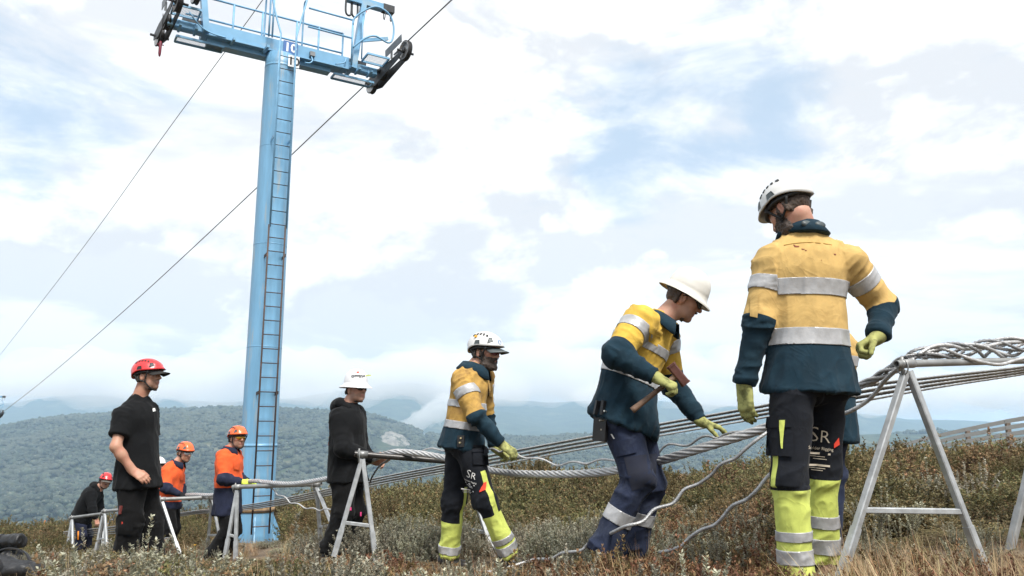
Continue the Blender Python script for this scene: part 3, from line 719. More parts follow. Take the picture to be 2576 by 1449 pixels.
def garment(name, parent, prims, h, mats, rules, cuts=(), bones=None, amp=.006, seed=1, extra_cuts=(), band_mat=None, post=None, label=None):
    """rules: {label: (a, b, [(t0, t1, material index or 'band')])} cut crisply across the bone"""
    V, F, lab = polygonize(prims, h, cuts, post)
    V = relax(V, F, 1, .4)
    if bones: V = folds(V, F, lab, bones, amp, seed)
    # even out the jagged borders between sleeve, body and legs
    LF = lab[F]; fl = np.where((LF[:, 1] == LF[:, 2]) & (LF[:, 2] == LF[:, 3]), LF[:, 1], LF[:, 0])
    E = np.sort(np.vstack([F[:, [i, (i+1) % 4]] for i in range(4)]), 1); fi = np.tile(np.arange(len(F)), 4); o_ = np.lexsort((E[:, 1], E[:, 0])); E, fi = E[o_], fi[o_]
    same = (E[1:] == E[:-1]).all(1); be = E[:-1][same & (fl[fi[:-1]] != fl[fi[1:]])]
    if len(be):
        for _ in range(6):
            S_ = np.zeros_like(V); c_ = np.zeros(len(V))
            for a_, b_ in ((0, 1), (1, 0)): np.add.at(S_, be[:, a_], V[be[:, b_]]); np.add.at(c_, be[:, a_], 1)
            mv = c_ == 2; V[mv] = V[mv]*.5+.5*S_[mv]/2
    me = mesh(name, V, F, mats)
    bm = bmesh.new(); bm.from_mesh(me); ly = bm.faces.layers.int.new('lab')
    bm.faces.ensure_lookup_table()
    for i, f in enumerate(bm.faces): f[ly] = int(fl[i])
    def bis(labs, co, no, where=None):
        fs = [f for f in bm.faces if f[ly] in labs and (where is None or where(f.calc_center_median()))]
        if not fs: return
        ed = {e for f in fs for e in f.edges}; vs = {v for f in fs for v in f.verts}
        bmesh.ops.bisect_plane(bm, geom=list(fs)+list(ed)+list(vs), plane_co=Vector(co), plane_no=Vector(no), dist=h*.02)
    for l, (a, b, rs) in rules.items():
        a, b = A_(a), A_(b)
        for t in sorted({x for r in rs for x in r[:2] if 0 < x < 1}): bis((l,), a+(b-a)*t, unit(b-a))
    for (labs, co, no, where) in extra_cuts: bis(labs, co, no, where)
    bm.to_mesh(me); bm.free()
    n = len(me.polygons); C = np.zeros(n*3); me.polygons.foreach_get('center', C); C = C.reshape(-1, 3)
    lb = np.zeros(n, np.int32); me.attributes['lab'].data.foreach_get('value', lb)
    mi = np.zeros(n, np.int32); band = np.full(n, -1)
    for q, (l, (a, b, rs)) in enumerate(rules.items()):
        a, b = A_(a), A_(b); t = (C-a)@(b-a)/((b-a)@(b-a)); m = lb == l
        for w, (t0, t1, v) in enumerate(rs):
            k = m & (t >= t0) & (t < t1)
            if v == 'band': band[k] = q*20+w
            elif callable(v): mi[k] = v(C[k])
            else: mi[k] = v
    me.polygons.foreach_set('material_index', mi); me.polygons.foreach_set('use_smooth', np.ones(n, bool))
    nv = len(me.vertices); VV = np.zeros(nv*3); me.vertices.foreach_get('co', VV); VV = VV.reshape(-1, 3)
    VN = np.zeros(nv*3); me.vertex_normals.foreach_get('vector', VN); VN = VN.reshape(-1, 3)
    polys = [tuple(p.vertices) for p in me.polygons] if (band >= 0).any() else []
    bands = []
    for bid in sorted(set(band[band >= 0])):
        fs = [polys[i] for i in np.nonzero(band == bid)[0]]
        if len(fs) < 6: continue
        use = sorted({i for f in fs for i in f}); mp = {v: i for i, v in enumerate(use)}; m = len(use)
        ff = [tuple(mp[i] for i in f) for f in fs]; ed = {}
        for f in ff:
            for i in range(len(f)): ed[(f[i], f[(i+1) % len(f)])] = 1
        out = [(b_, a_, a_+m, b_+m) for (a_, b_) in ed if (b_, a_) not in ed]
        bands.append((np.vstack([VV[use]+VN[use]*.0045, VV[use]-VN[use]*.004]), ff+out))
    o = link(name, me, parent)
    if label: o['label'] = label
    for V2, F2 in bands: put('reflective_band', V2, F2, band_mat, o)
    return o, VV, polys

# ---- materials of clothes and kit
def skin_mat(name, col, ruddy, stub):
    m = bpy.data.materials.new(name); m.use_nodes = True; k = NT(m.node_tree); out = k.n('ShaderNodeOutputMaterial'); b = k.n('ShaderNodeBsdfPrincipled')
    tc = k.n('ShaderNodeTexCoord'); v = tc.outputs['Object']; st = k.n('ShaderNodeAttribute', attribute_name='stubble'); lp = k.n('ShaderNodeAttribute', attribute_name='lip')
    c = k.mix(k.ramp(k.noise(v, 16, 4, .6), .4, .7), col, ruddy); c = k.mix(k.math('MULTIPLY', st.outputs['Fac'], k.ramp(k.noise(v, 260, 3, .7), .3, .6, .45, 1.0)), c, stub); c = k.mix(k.math('MULTIPLY', lp.outputs['Fac'], .75), c, (.40, .165, .14))
    k.l(c, b.inputs['Base Color']); b.inputs['Roughness'].default_value = .5; b.inputs['Specular IOR Level'].default_value = .35; b.inputs['Subsurface Weight'].default_value = .08; b.inputs['Subsurface Radius'].default_value = (.012, .005, .003)
    bp = k.n('ShaderNodeBump'); bp.inputs['Strength'].default_value = .2; bp.inputs['Distance'].default_value = .002; k.l(k.noise(v, 160, 4, .65), bp.inputs['Height']); k.l(bp.outputs[0], b.inputs['Normal']); k.l(b.outputs[0], out.inputs[0]); MATS[name] = m; return m
SKIN = skin_mat('skin', (.50, .285, .205), (.46, .215, .155), (.22, .135, .10)); SKIN2 = skin_mat('tanned_skin', (.43, .235, .16), (.41, .19, .13), (.19, .115, .085)); SKIN3 = skin_mat('fair_skin', (.54, .32, .235), (.52, .24, .175), (.40, .20, .11))
_unused = pm('plain_skin', (.50, .285, .205), .52, var=.10, vscale=30, bump=.12, bscale=220, col2=(.46, .22, .16), c2lo=.5, c2hi=.75, c2scale=14)
def cloth(name, col, dirt=None, crease=.15, var=.12, lo=.56, hi=.74, sc=6.0, rough=.9): return pm(name, col, rough, var=var, vscale=14, bump=.35, bscale=420, col2=dirt, c2lo=lo, c2hi=hi, c2scale=sc, bdist=.0015, spec=.15, sheen=.04, crease=crease)
YEL_A = cloth('faded_yellow_cotton', (.50, .335, .125), (.40, .25, .09)); YEL_B = cloth('bright_yellow_cotton', (.58, .375, .065), (.47, .28, .055))
YEL_C = cloth('dirty_yellow_cotton', (.44, .27, .075), (.27, .16, .055), lo=.46, hi=.66)
NAVY = cloth('petrol_navy_cotton', (.0105, .028, .043), (.017, .040, .058), lo=.5, hi=.7); NAVY2 = cloth('ink_navy_cotton', (.017, .021, .042), (.03, .036, .06))
ORANGE = cloth('orange_cotton', (.70, .105, .030), (.55, .085, .03)); BLACKC = cloth('black_jersey', (.0065, .007, .008), (.011, .0115, .013)); BLACKT = cloth('black_canvas', (.0065, .0065, .007), (.013, .013, .0135))
DARKT = cloth('charcoal_canvas', (.0095, .011, .015), (.018, .0195, .025)); BLUET = cloth('navy_canvas', (.022, .029, .056), (.042, .052, .085), lo=.5, hi=.68)
LIME = cloth('lime_fabric', (.52, .58, .135), (.40, .45, .11), lo=.62, hi=.8); TAPE = pm('reflective_tape', (.40, .40, .405), .42, metal=.25, var=.10, vscale=30, bump=.25, bscale=60)
GLOVE = cloth('olive_yellow_glove', (.33, .335, .125), (.13, .135, .055), lo=.47, hi=.66, sc=22); GLOVE_B = cloth('black_glove', (.013, .013, .015)); GLOVE_L = cloth('lime_glove', (.62, .74, .10))
LEATHER = pm('brown_leather', (.16, .085, .05), .7, bump=.3, bscale=90, col2=(.26, .17, .11)); BLKL = pm('black_leather', (.015, .014, .014), .45, bump=.2, bscale=120); SOLE = pm('rubber_sole', (.02, .02, .02), .85)
RED = pm('red_shell', (.62, .028, .032), .28, var=.05, coat=.3); ORSH = pm('orange_shell', (.80, .125, .028), .3, var=.05, coat=.3); WHSH = pm('white_shell', (.60, .60, .585), .35, var=.05, col2=(.55, .54, .50), c2lo=.6, c2hi=.8, c2scale=14, coat=.2)
BEARD = pm('beard_hair', (.05, .034, .026), .65, var=.45, vscale=140, bump=.8, bscale=260)
WHHAT = pm('white_hard_hat', (.64, .645, .66), .3, var=.04, coat=.3); BEIGE = pm('aged_white_hat', (.60, .58, .53), .4, var=.06, col2=(.55, .50, .42), c2lo=.58, c2hi=.78, c2scale=16)
BLK = pm('black_plastic', (.013, .014, .016), .5); GREYP = pm('grey_plastic', (.06, .075, .08), .5); LENS = pm('dark_lens', (.006, .006, .007), .08, var=.02, spec=.8); AMBER = pm('amber_mirror_lens', (.55, .28, .03), .08, metal=.7, var=.3, vscale=20)
CLEARL = pm('clear_lens', (.55, .57, .58), .1, spec=.9); PINKL = pm('magenta_lens', (.16, .01, .04), .08, spec=.9); STRAP = pm('black_webbing', (.012, .012, .013), .8)
HAIR_D = pm('dark_hair', (.018, .013, .010), .6, var=.4, vscale=120, stretch=(1, 1, .3), bump=.6, bscale=300); HAIR_B = pm('brown_hair', (.055, .034, .022), .6, var=.4, vscale=120, bump=.6, bscale=300); HAIR_G = pm('ginger_hair', (.22, .11, .05), .6, var=.3, vscale=120, bump=.6, bscale=300)
EYE = pm('eye', (.05, .045, .04), .2, var=.05); LIPS = pm('lips', (.42, .17, .14), .45, var=.08); METAL = pm('bright_metal', (.6, .58, .52), .35, metal=.9); BRASS = pm('brass', (.72, .58, .32), .35, metal=.8)
WHITEP = pm('white_print', (.78, .78, .76), .8, var=.05); REDP = pm('red_print', (.75, .06, .03), .8, var=.05); PINKP = pm('pink_print', (.85, .25, .22), .8, var=.05); BLKP = pm('black_print', (.012, .012, .013), .7, var=.05); BLUEP = pm('blue_print', (.08, .25, .55), .7, var=.05); LIMEP = pm('lime_print', (.55, .62, .2), .7); YELP = pm('yellow_plastic', (.8, .42, .04), .5)

class Head:
    def __init__(s, c, yaw, pitch=0, roll=0, k=1.0):
        y, p, r = map(math.radians, (yaw, pitch, roll)); s.c = A_(c); s.k = k
        f = np.array([math.sin(y)*math.cos(p), -math.cos(y)*math.cos(p), -math.sin(p)]); l = unit(np.cross([0, 0, 1], f)); u = np.cross(f, l)
        l, u = l*math.cos(r)+u*math.sin(r), u*math.cos(r)-l*math.sin(r)
        s.M = np.array([l, f, u])          # rows: left, forward, up
    def w(s, p): return s.c+s.k*(np.asarray(p, float)@s.M)
    def d(s, v): return np.asarray(v, float)@s.M
    def ball(s, c, r, k=.02, neg=False, lab=0): return Ball(s.w(c), np.asarray(r, float)*s.k, lab, s.M, k*s.k, neg)
    def cone(s, a, b, ra, rb, k=.02, side=(1, 0, 0), neg=False, lab=0): return Cone(s.w(a), s.w(b), np.asarray(ra)*s.k, np.asarray(rb)*s.k, lab, s.d(side), k*s.k, neg)
def head_prims(H, neck):
    P = [H.ball((0, -.012, .038), (.077, .098, .088)), H.ball((0, .030, -.030), (.063, .067, .086), .03), H.cone((-.03, .035, -.078), (.03, .035, -.078), (.035, .038), (.035, .038), .03),
         H.ball((0, .074, -.100), (.023, .021, .020), .025), H.cone((0, .092, .016), (0, .113, -.022), .0095, .0135, .012), H.ball((.0125, .099, -.027), .0095, .008), H.ball((-.0125, .099, -.027), .0095, .008),
         H.cone((-.034, .082, .030), (.034, .082, .030), .0135, .0135, .018), H.ball((.042, .062, -.012), .023, .02), H.ball((-.042, .062, -.012), .023, .02),
         H.ball((.030, .100, .008), .0155, .012, True), H.ball((-.030, .100, .008), .0155, .012, True), H.ball((.030, .078, .008), .0165, .004), H.ball((-.030, .078, .008), .0165, .004),
         H.cone((-.020, .089, -.055), (.020, .089, -.055), (.0065, .008), (.0065, .008), .008), H.cone((-.017, .088, -.066), (.017, .088, -.066), (.007, .008), (.007, .008), .008)]
    for sx in (1, -1):
        P += [H.ball((sx*.078, -.012, -.012), (.010, .021, .033), .008), H.ball((sx*.088, -.008, -.008), (.008, .010, .017), .006, True)]
    P += [Cone(H.w((0, -.020, -.05)), neck, .064*H.k, .068, 0, H.d((1, 0, 0)), .03), Ball(A_(neck)-np.array([0, 0, .05]), (.080, .070, .045), 0, k=.05)]
    return P
def add_head(per, H, neck, Y, skin, hair=None, beard=None, stub=None):
    h = min(.007, max(.0036, .00085*Y)); V, F, lab = polygonize(head_prims(H, neck), h); V = relax(V, F, 1, .35)
    L = (V-H.c)@H.M.T/H.k
    x, y, z = np.abs(L[:, 0]), L[:, 1], L[:, 2]
    lip = smooth01((.024-x)/.006)*smooth01((z+.077)/.006)*smooth01((-.046-z)/.006)*smooth01((y-.076)/.008)
    stb = np.zeros(len(V))
    if stub: stb = stub*smooth01((-.028-.45*np.clip(x-.02, 0, .05)*(y > .05)-z)/.022+.2)*smooth01((y+.012)/.022)*smooth01((z+.135)/.02)*(1-lip); stb = np.maximum(stb, stub*smooth01((.030-x)/.01)*smooth01((z+.052)/.006)*smooth01((-.034-z)/.006)*smooth01((y-.07)/.01))
    if beard is not None: stb = np.maximum(stb, .9*smooth01((-.030-z)/.02)*smooth01((y+.012)/.022)*smooth01((z+.135)/.02)*(1-lip))
    parts = [(V, F, stb, lip)]
    def make(nm, post, m, hh=None, amp=.003):
        prims = head_prims(H, neck)[:-2]; v, f, _ = polygonize([p for p in prims if not p.neg], hh or max(h, .0042), post=post)
        if len(f): 
            N = vnormals(v, f); v = v+N*(amp*vnoise(v*130, 3)+amp*.7*vnoise(v*55, 6))[:, None]; put(nm, v, f, m, per)
    if hair is not None:
        def post(D, G):
            q = ((G-H.c)@H.M.T)/H.k; hl = np.maximum(np.maximum(.045-q[..., 2]-.0, 0)*0+(q[..., 1]-.052), -(q[..., 2]+.082+.6*np.clip(q[..., 1]+.03, -.02, .2)))
            side = (np.abs(q[..., 0]) > .05) & (q[..., 1] > -.032) & (q[..., 2] < .012+.25*np.abs(q[..., 1]))
            return np.where(side, .05, np.maximum(D-(.010+.014*smooth01((.01-q[..., 2])/.05)*smooth01((-.02-q[..., 1])/.03))*H.k, hl*H.k)).astype(np.float32)
        make('hair', post, hair)
    if beard is not None:
        def post2(D, G):
            q = ((G-H.c)@H.M.T)/H.k; x, y, z = np.abs(q[..., 0]), q[..., 1], q[..., 2]
            top = z+.034+.55*np.clip(.06-y, -.03, .07)*-1.0
            mouth = np.maximum(np.maximum(x-.019, np.abs(z+.060)-.0075), .075-y)
            return np.maximum(np.maximum(np.maximum(D-(.007+.013*smooth01((-.07-z)/.05))*H.k, np.maximum(z+.037-.9*np.clip(.055-y, 0, .06), -y-.0)), -(z+.142)), -mouth).astype(np.float32)
        make('beard', post2, beard, amp=.004)
    for sx in (1, -1):
        b = MB(); c = H.w((sx*.030, .0835, .008)); b.disc(c, H.d((0, 1, 0)), .0085*H.k, .012*H.k, 10, [(0, -.3), (1, -.2), (.8, .3), (0, .5)]); b.put('eye', EYE, per, True)
        b = MB(); p = [H.w((sx*x, .092-.25*(x-.03)**2/.03-.006*(x > .04), .029+.004*(1-((x-.03)/.02)**2))) for x in (.013, .022, .031, .040, .047)]; b.tube(p, .0042*H.k, 5); b.put('eyebrow', hair or HAIR_D, per, True)
    return parts

def dome_pt(H, ph, th, rs, rf, ru, c0=(0, -.008, .038), off=0.0):
    x = math.sin(ph)*math.cos(th)*(rs+off); y = math.cos(ph)*math.cos(th)*(rf+off); z = math.sin(th)*(ru+off)
    return H.w((c0[0]+x, c0[1]+y, c0[2]+z))
def patch(name, H, corners, mat, parent, R, off=.0018, n=4, thick=.004):
    """small piece lying on the shell: corners are (azimuth, elevation) in degrees"""
    (a, b, c, d) = corners; V = []
    for o in (off, -thick):
        for j in range(n+1):
            for i in range(n+1):
                u, v = i/n, j/n; az = (a[0]*(1-u)+b[0]*u)*(1-v)+(d[0]*(1-u)+c[0]*u)*v; el = (a[1]*(1-u)+b[1]*u)*(1-v)+(d[1]*(1-u)+c[1]*u)*v
                V.append(dome_pt(H, math.radians(az), math.radians(el), *R, off=o))
    m = (n+1)**2; F = grid_faces(n+1, n+1, False); F = F+[tuple(i+m for i in f[::-1]) for f in F]
    ring = [i for i in range(n+1)]+[(j+1)*(n+1)-1 for j in range(1, n+1)]+[n*(n+1)+i for i in range(n-1, -1, -1)]+[j*(n+1) for j in range(n-1, 0, -1)]
    F += [(ring[i], ring[(i+1) % len(ring)], ring[(i+1) % len(ring)]+m, ring[i]+m) for i in range(len(ring))]
    return put(name, V, F, mat, parent)
def decal_text(name, txt, size, mat, parent, O, right, up, nrm, verts, polys, off=.003, bold=.0, squeeze=1.0):
    """lettering laid on to the surface beneath it"""
    cu = bpy.data.curves.new(name, 'FONT'); cu.body = txt; cu.size = size; cu.offset = bold*size; cu.align_x = 'CENTER'; cu.align_y = 'CENTER'; cu.resolution_u = 2
    o = bpy.data.objects.new(name, cu); dg = bpy.context.evaluated_depsgraph_get(); COL.objects.link(o); dg.update()
    me = bpy.data.meshes.new_from_object(o.evaluated_get(bpy.context.evaluated_depsgraph_get())); bpy.data.objects.remove(o); bpy.data.curves.remove(cu)
    bm = bmesh.new(); bm.from_mesh(me); bmesh.ops.triangulate(bm, faces=bm.faces)
    for _ in range(3):
        es = [e for e in bm.edges if e.calc_length() > size*.11]
        if es: bmesh.ops.subdivide_edges(bm, edges=es, cuts=1)
    bmesh.ops.triangulate(bm, faces=bm.faces)
    V2 = [(v.co.x*squeeze, v.co.y) for v in bm.verts]; F = [[v.index for v in f.verts] for f in bm.faces]; bm.free(); bpy.data.meshes.remove(me)
    return decal(name, V2, F, mat, parent, O, right, up, nrm, verts, polys, off)
def decal(name, V2, F, mat, parent, O, right, up, nrm, verts, polys, off=.003):
    O, right, up, nrm = Vector(O), Vector(right).normalized(), Vector(up).normalized(), Vector(nrm).normalized()
    V = []
    bv = BVHTree.FromPolygons([tuple(v) for v in verts], [list(map(int, p)) for p in polys]) if verts is not None else None
    for x, y in V2:
        p = O+right*x+up*y
        if bv is not None:
            hit = bv.ray_cast(p+nrm*.25, -nrm, .6)
            p = hit[0]+nrm*off if hit[0] is not None else p
        V.append(p)
    return put(name, V, F, mat, parent, False)

def climb_helmet(per, H, shell, logo=None, peak=None, clips=BLK):
    R = (.111, .140, .118); NP, NT_ = 56, 14
    def rim(ph):
        c = math.cos(ph); b = max(0, -c); f = max(0, c)
        return math.asin(max(-.6, min(.5, (.004+.012*f**2-.060*b**1.5)/R[2])))
    V = []
    for j in range(NT_+1):
        for i in range(NP):
            ph = 2*math.pi*i/NP; t0 = rim(ph); t = t0+(math.pi/2-t0)*(j/NT_)**.95
            p = np.array(dome_pt(H, ph, t, *R)); ridge = .004*math.exp(-((abs(math.sin(ph))*math.cos(t)-.42)/.10)**2)*(j > 2)
            fl = .007*math.exp(-j*1.1)+(.012*max(0, math.cos(ph))**3*math.exp(-j*.9))
            rad = unit(p-H.w((0, -.008, .038))); V.append(p+rad*(ridge+fl)*H.k)
    F = grid_faces(NT_+1, NP); F.append(tuple(range(NT_*NP, (NT_+1)*NP)))
    n = len(V)
    c = H.w((0, -.008, .038)); V += [c+(np.array(v)-c)*.945 for v in V]
    F += [tuple(i+n for i in f[::-1]) for f in F]+[(i, (i+1) % NP, n+(i+1) % NP, n+i) for i in range(NP)]
    F[-NP:] = [f[::-1] for f in F[-NP:]]
    hel = put('helmet', V, F, shell, per)
    for sx in (1, -1):
        for q, a in enumerate((62, 78, 95, 112, 128)):
            e = 52-.0075*(a-92)**2; w = 5.2; patch('vent', H, [(sx*(a-w*.55), e-7), (sx*(a+w*.55), e-7), (sx*(a+w), e+3), (sx*(a-w), e+3)], BLK, hel, R, .0045)
        patch('side_clip', H, [(sx*40, 20), (sx*60, 12), (sx*56, 34), (sx*42, 36)], clips, hel, R, .004)
        patch('lamp_clip', H, [(sx*84, 6), (sx*104, 4), (sx*102, 19), (sx*88, 21)], clips, hel, R, .004)
    # cradle, chin strap
    b = MB(); pts = [H.w((.093*math.sin(t), -.006+.115*math.cos(t), .030-.030*max(0, -math.cos(t)))) for t in np.linspace(0, 2*math.pi, 29)]
    V, F = tube(pts, .012*H.k, 6, False); b.add(V, F); b.put('headband', BLK, hel, True)
    b = MB()
    for sx in (1, -1):
        b.tube(spline([H.w(p) for p in ((sx*.098, .055, .035), (sx*.088, .030, -.02), (sx*.079, .022, -.052), (sx*.062, .045, -.092), (sx*.028, .066, -.122), (0, .070, -.126))], .015), .0065*H.k, 6)
        b.tube(spline([H.w(p) for p in ((sx*.092, -.075, .005), (sx*.088, -.035, -.035), (sx*.079, .020, -.056))], .015), .0065*H.k, 6)
    b.put('chin_strap', STRAP, hel, True)
    if peak is not None: cap_peak(per, H, peak)
    return hel, R
def cap_peak(per, H, m):
    V = []; n, r = 19, 6
    for s in (1, -1):
        for j in range(r):
            for i in range(n):
                a = math.radians(-62+124*i/(n-1)); q = j/(r-1); ext = .012+.078*q*math.cos(a*1.15)**.6 if abs(a*1.15) < 1.56 else .012
                V.append(H.w((.098*math.sin(a), -.008+.128*math.cos(a)+ext-.012, .038-.020*q-.055*(1-math.cos(a))*.75+.0016*s)))
    m1 = n*r; F = grid_faces(r, n, False); F += [tuple(i+m1 for i in f[::-1]) for f in F]
    ring = list(range(n))+[(j+1)*n-1 for j in range(1, r)]+[(r-1)*n+i for i in range(n-2, -1, -1)]+[j*n for j in range(r-2, 0, -1)]
    F += [(ring[i], ring[i]+m1, ring[(i+1) % len(ring)]+m1, ring[(i+1) % len(ring)]) for i in range(len(ring))]
    put('cap_peak', V, F, m, per)
def brim_hat(per, H, shell, inner=None):
    prof = [(1.42, 1.36, -.013), (1.44, 1.38, -.008), (1.34, 1.28, .001), (1.20, 1.15, .008), (1.09, 1.07, .016), (1.045, 1.035, .030), (1.03, 1.02, .040), (1.035, 1.022, .044), (1.0, 1.0, .058), (.95, .96, .085), (.85, .88, .112), (.68, .72, .137), (.45, .48, .155), (.2, .22, .164), (.02, .02, .166)]
    inn = [(.02, .02, .158), (.4, .42, .150), (.78, .82, .115), (.95, .95, .06), (1.0, 1.0, .010), (1.18, 1.13, .001), (1.40, 1.34, -.014)]
    N = 48; V = []
    for (a, b, z) in prof+inn:
        for i in range(N):
            t = 2*math.pi*i/N; rdg = .004*(math.exp(-((abs(math.sin(t))*a-.34)/.08)**2)) if z > .075 else 0
            V.append(H.w((.104*a*math.sin(t), -.008+.126*b*math.cos(t), .028+z+rdg-.012*max(0, math.cos(t))*(b > 1.1))))
    F = grid_faces(len(prof)+len(inn), N); F.append(tuple(range((len(prof)-1)*N, len(prof)*N)))
    k = len(prof)*N; F = [f for f in F if not (min(f) >= (len(prof)-1)*N and max(f) >= k and min(f) < k)]
    F += [(i, (i+1) % N, (len(prof)+len(inn)-1)*N+(i+1) % N, (len(prof)+len(inn)-1)*N+i) for i in range(N)]
    F = [f if len(f) != 4 else f for f in F]
    mi = [1 if min(f) >= k else 0 for f in F]
    hat = put('hard_hat', V, F, [shell, inner or shell], per, True, mi)
    b = MB(); pts = [H.w((.094*math.sin(t), -.008+.116*math.cos(t), .030)) for t in np.linspace(0, 2*math.pi, 29)]
    Vv, Ff = tube(pts, .014*H.k, 6, False); b.add(Vv, Ff); b.put('headband', BLK, hat, True)
    return hat, V[:len(prof)*N], [f for f in F if max(f) < k]
def glasses(per, H, lens, frame=BLK):
    V = []; n = 25
    for s in (0, 1):
        for i in range(n):
            a = math.radians(-68+136*i/(n-1)); x = .071*math.sin(a); y = .044+.068*math.cos(a)-.004*s
            nose = math.exp(-(x/.011)**2); out = smooth01((abs(x)-.045)/.025)
            V.append(H.w((x, y, .030-.004*out))); V.append(H.w((x*.995, y+.001, -.016+.026*nose+.022*out)))
    m = 2*n; F = [(2*i, 2*i+1, 2*i+3, 2*i+2) for i in range(n-1)]; F += [tuple(j+m for j in f[::-1]) for f in F]
    F += [(2*i, 2*i+2, 2*i+2+m, 2*i+m) for i in range(n-1)]+[(2*i+1, 2*i+1+m, 2*i+3+m, 2*i+3) for i in range(n-1)]
    g = put('glasses', V, F, lens, per)
    b = MB()
    for sx in (1, -1): b.tube([H.w(p) for p in ((sx*.067, .068, .024), (sx*.078, .045, .022), (sx*.084, 0, .015), (sx*.082, -.02, .002))], .0038*H.k, 6)
    b.tube([H.w((.072*math.sin(math.radians(a)), .045+.069*math.cos(math.radians(a)), .0315-.004*(abs(a) > 50))) for a in range(-66, 67, 6)], .0026*H.k, 5)
    b.put('frame', frame, g, True); return g

def hand_prims(W, d, n, right, curl, spread=.12, fat=1.0, thumb=.5, k=1.0, curls=None):
    """palm, four unequal bent fingers and a thumb leaving the side of the palm"""
    W, d, n = A_(W), unit(d), A_(n); n = unit(n-d*n.dot(d)); t = np.cross(d, n)*(1 if right else -1)
    P = [Cone(W-d*.03*k, W+d*.03*k, (.030*fat*k, .022*fat*k), (.036*fat*k, .020*fat*k), 1, t, .02)]
    for i, (o, kn, L) in enumerate(((.030, .094, .074), (.010, .098, .082), (-.011, .094, .076), (-.030, .084, .060))):
        b0 = W+t*o*.7*k+d*.02*k; kp = W+t*o*k+d*kn*k-n*.004*k
        P.append(Cone(b0, kp, .0150*fat*k, .0135*fat*k, 1, k=.014))
        a = 0.0; p = kp; dd = d+t*(o*spread*8); dd = unit(dd); r = .0105*fat*k; cv = curls[i] if curls else curl
        for s, q in enumerate((.46, .31, .23)):
            a += cv*(1.15, 1.35, .95)[s]; v = dd*math.cos(a)+n*math.sin(a); e = p+v*L*q*k
            P.append(Cone(p, e, r, r*.9, 1, k=.006)); p = e; r *= .9
    b0 = W+t*.022*k+d*.022*k+n*.006*k; v = unit(d*.72+t*.62+n*(.18+.5*thumb)); e = b0+v*.046*k; P.append(Cone(b0, e, .0165*fat*k, .0135*fat*k, 1, k=.014))
    v2 = unit(d*.9+t*(.35-.5*thumb)+n*(.15+.6*thumb)); e2 = e+v2*.034*k; P.append(Cone(e, e2, .0125*fat*k, .0115*fat*k, 1, k=.006)); P.append(Cone(e2, e2+unit(v2+n*.15*thumb)*.026*k, .0112*fat*k, .0092*fat*k, 1, k=.005))
    return P
# ------------------------------------------------------------------ dressing and posing one person
def collar(parent, nk, up, f, sv, mat, sc=1.0, pts=.05):
    V = []; n = 33
    for i in range(n):
        a = math.radians(-158+316*i/(n-1)); fr = smooth01((abs(math.degrees(a))-70)/85)
        d = sv*math.sin(a)*.078*sc-f*math.cos(a)*.084*sc
        d = d+f*(.008*sc)
        V += [nk+d*1.10-up*.030*sc-up*.02*fr, nk+d*1.00+up*(.030-.022*fr)*sc, nk+d*1.08+up*(.034-.022*fr)*sc, nk+d*(1.44+.12*fr)-up*(.018+pts*fr)*sc, nk+d*(1.38+.10*fr)-up*(.022+pts*fr)*sc]
    F = grid_faces(n, 5, True); return put('collar', V, F, mat, parent)
def blob(name, prims, h, mat, parent, bones=None, amp=.005, seed=3, cuts=()):
    V, F, lab = polygonize(prims, h, cuts); V = relax(V, F, 1, .4)
    if bones: V = folds(V, F, lab, bones, amp, seed)
    return put(name, V, F, mat, parent)
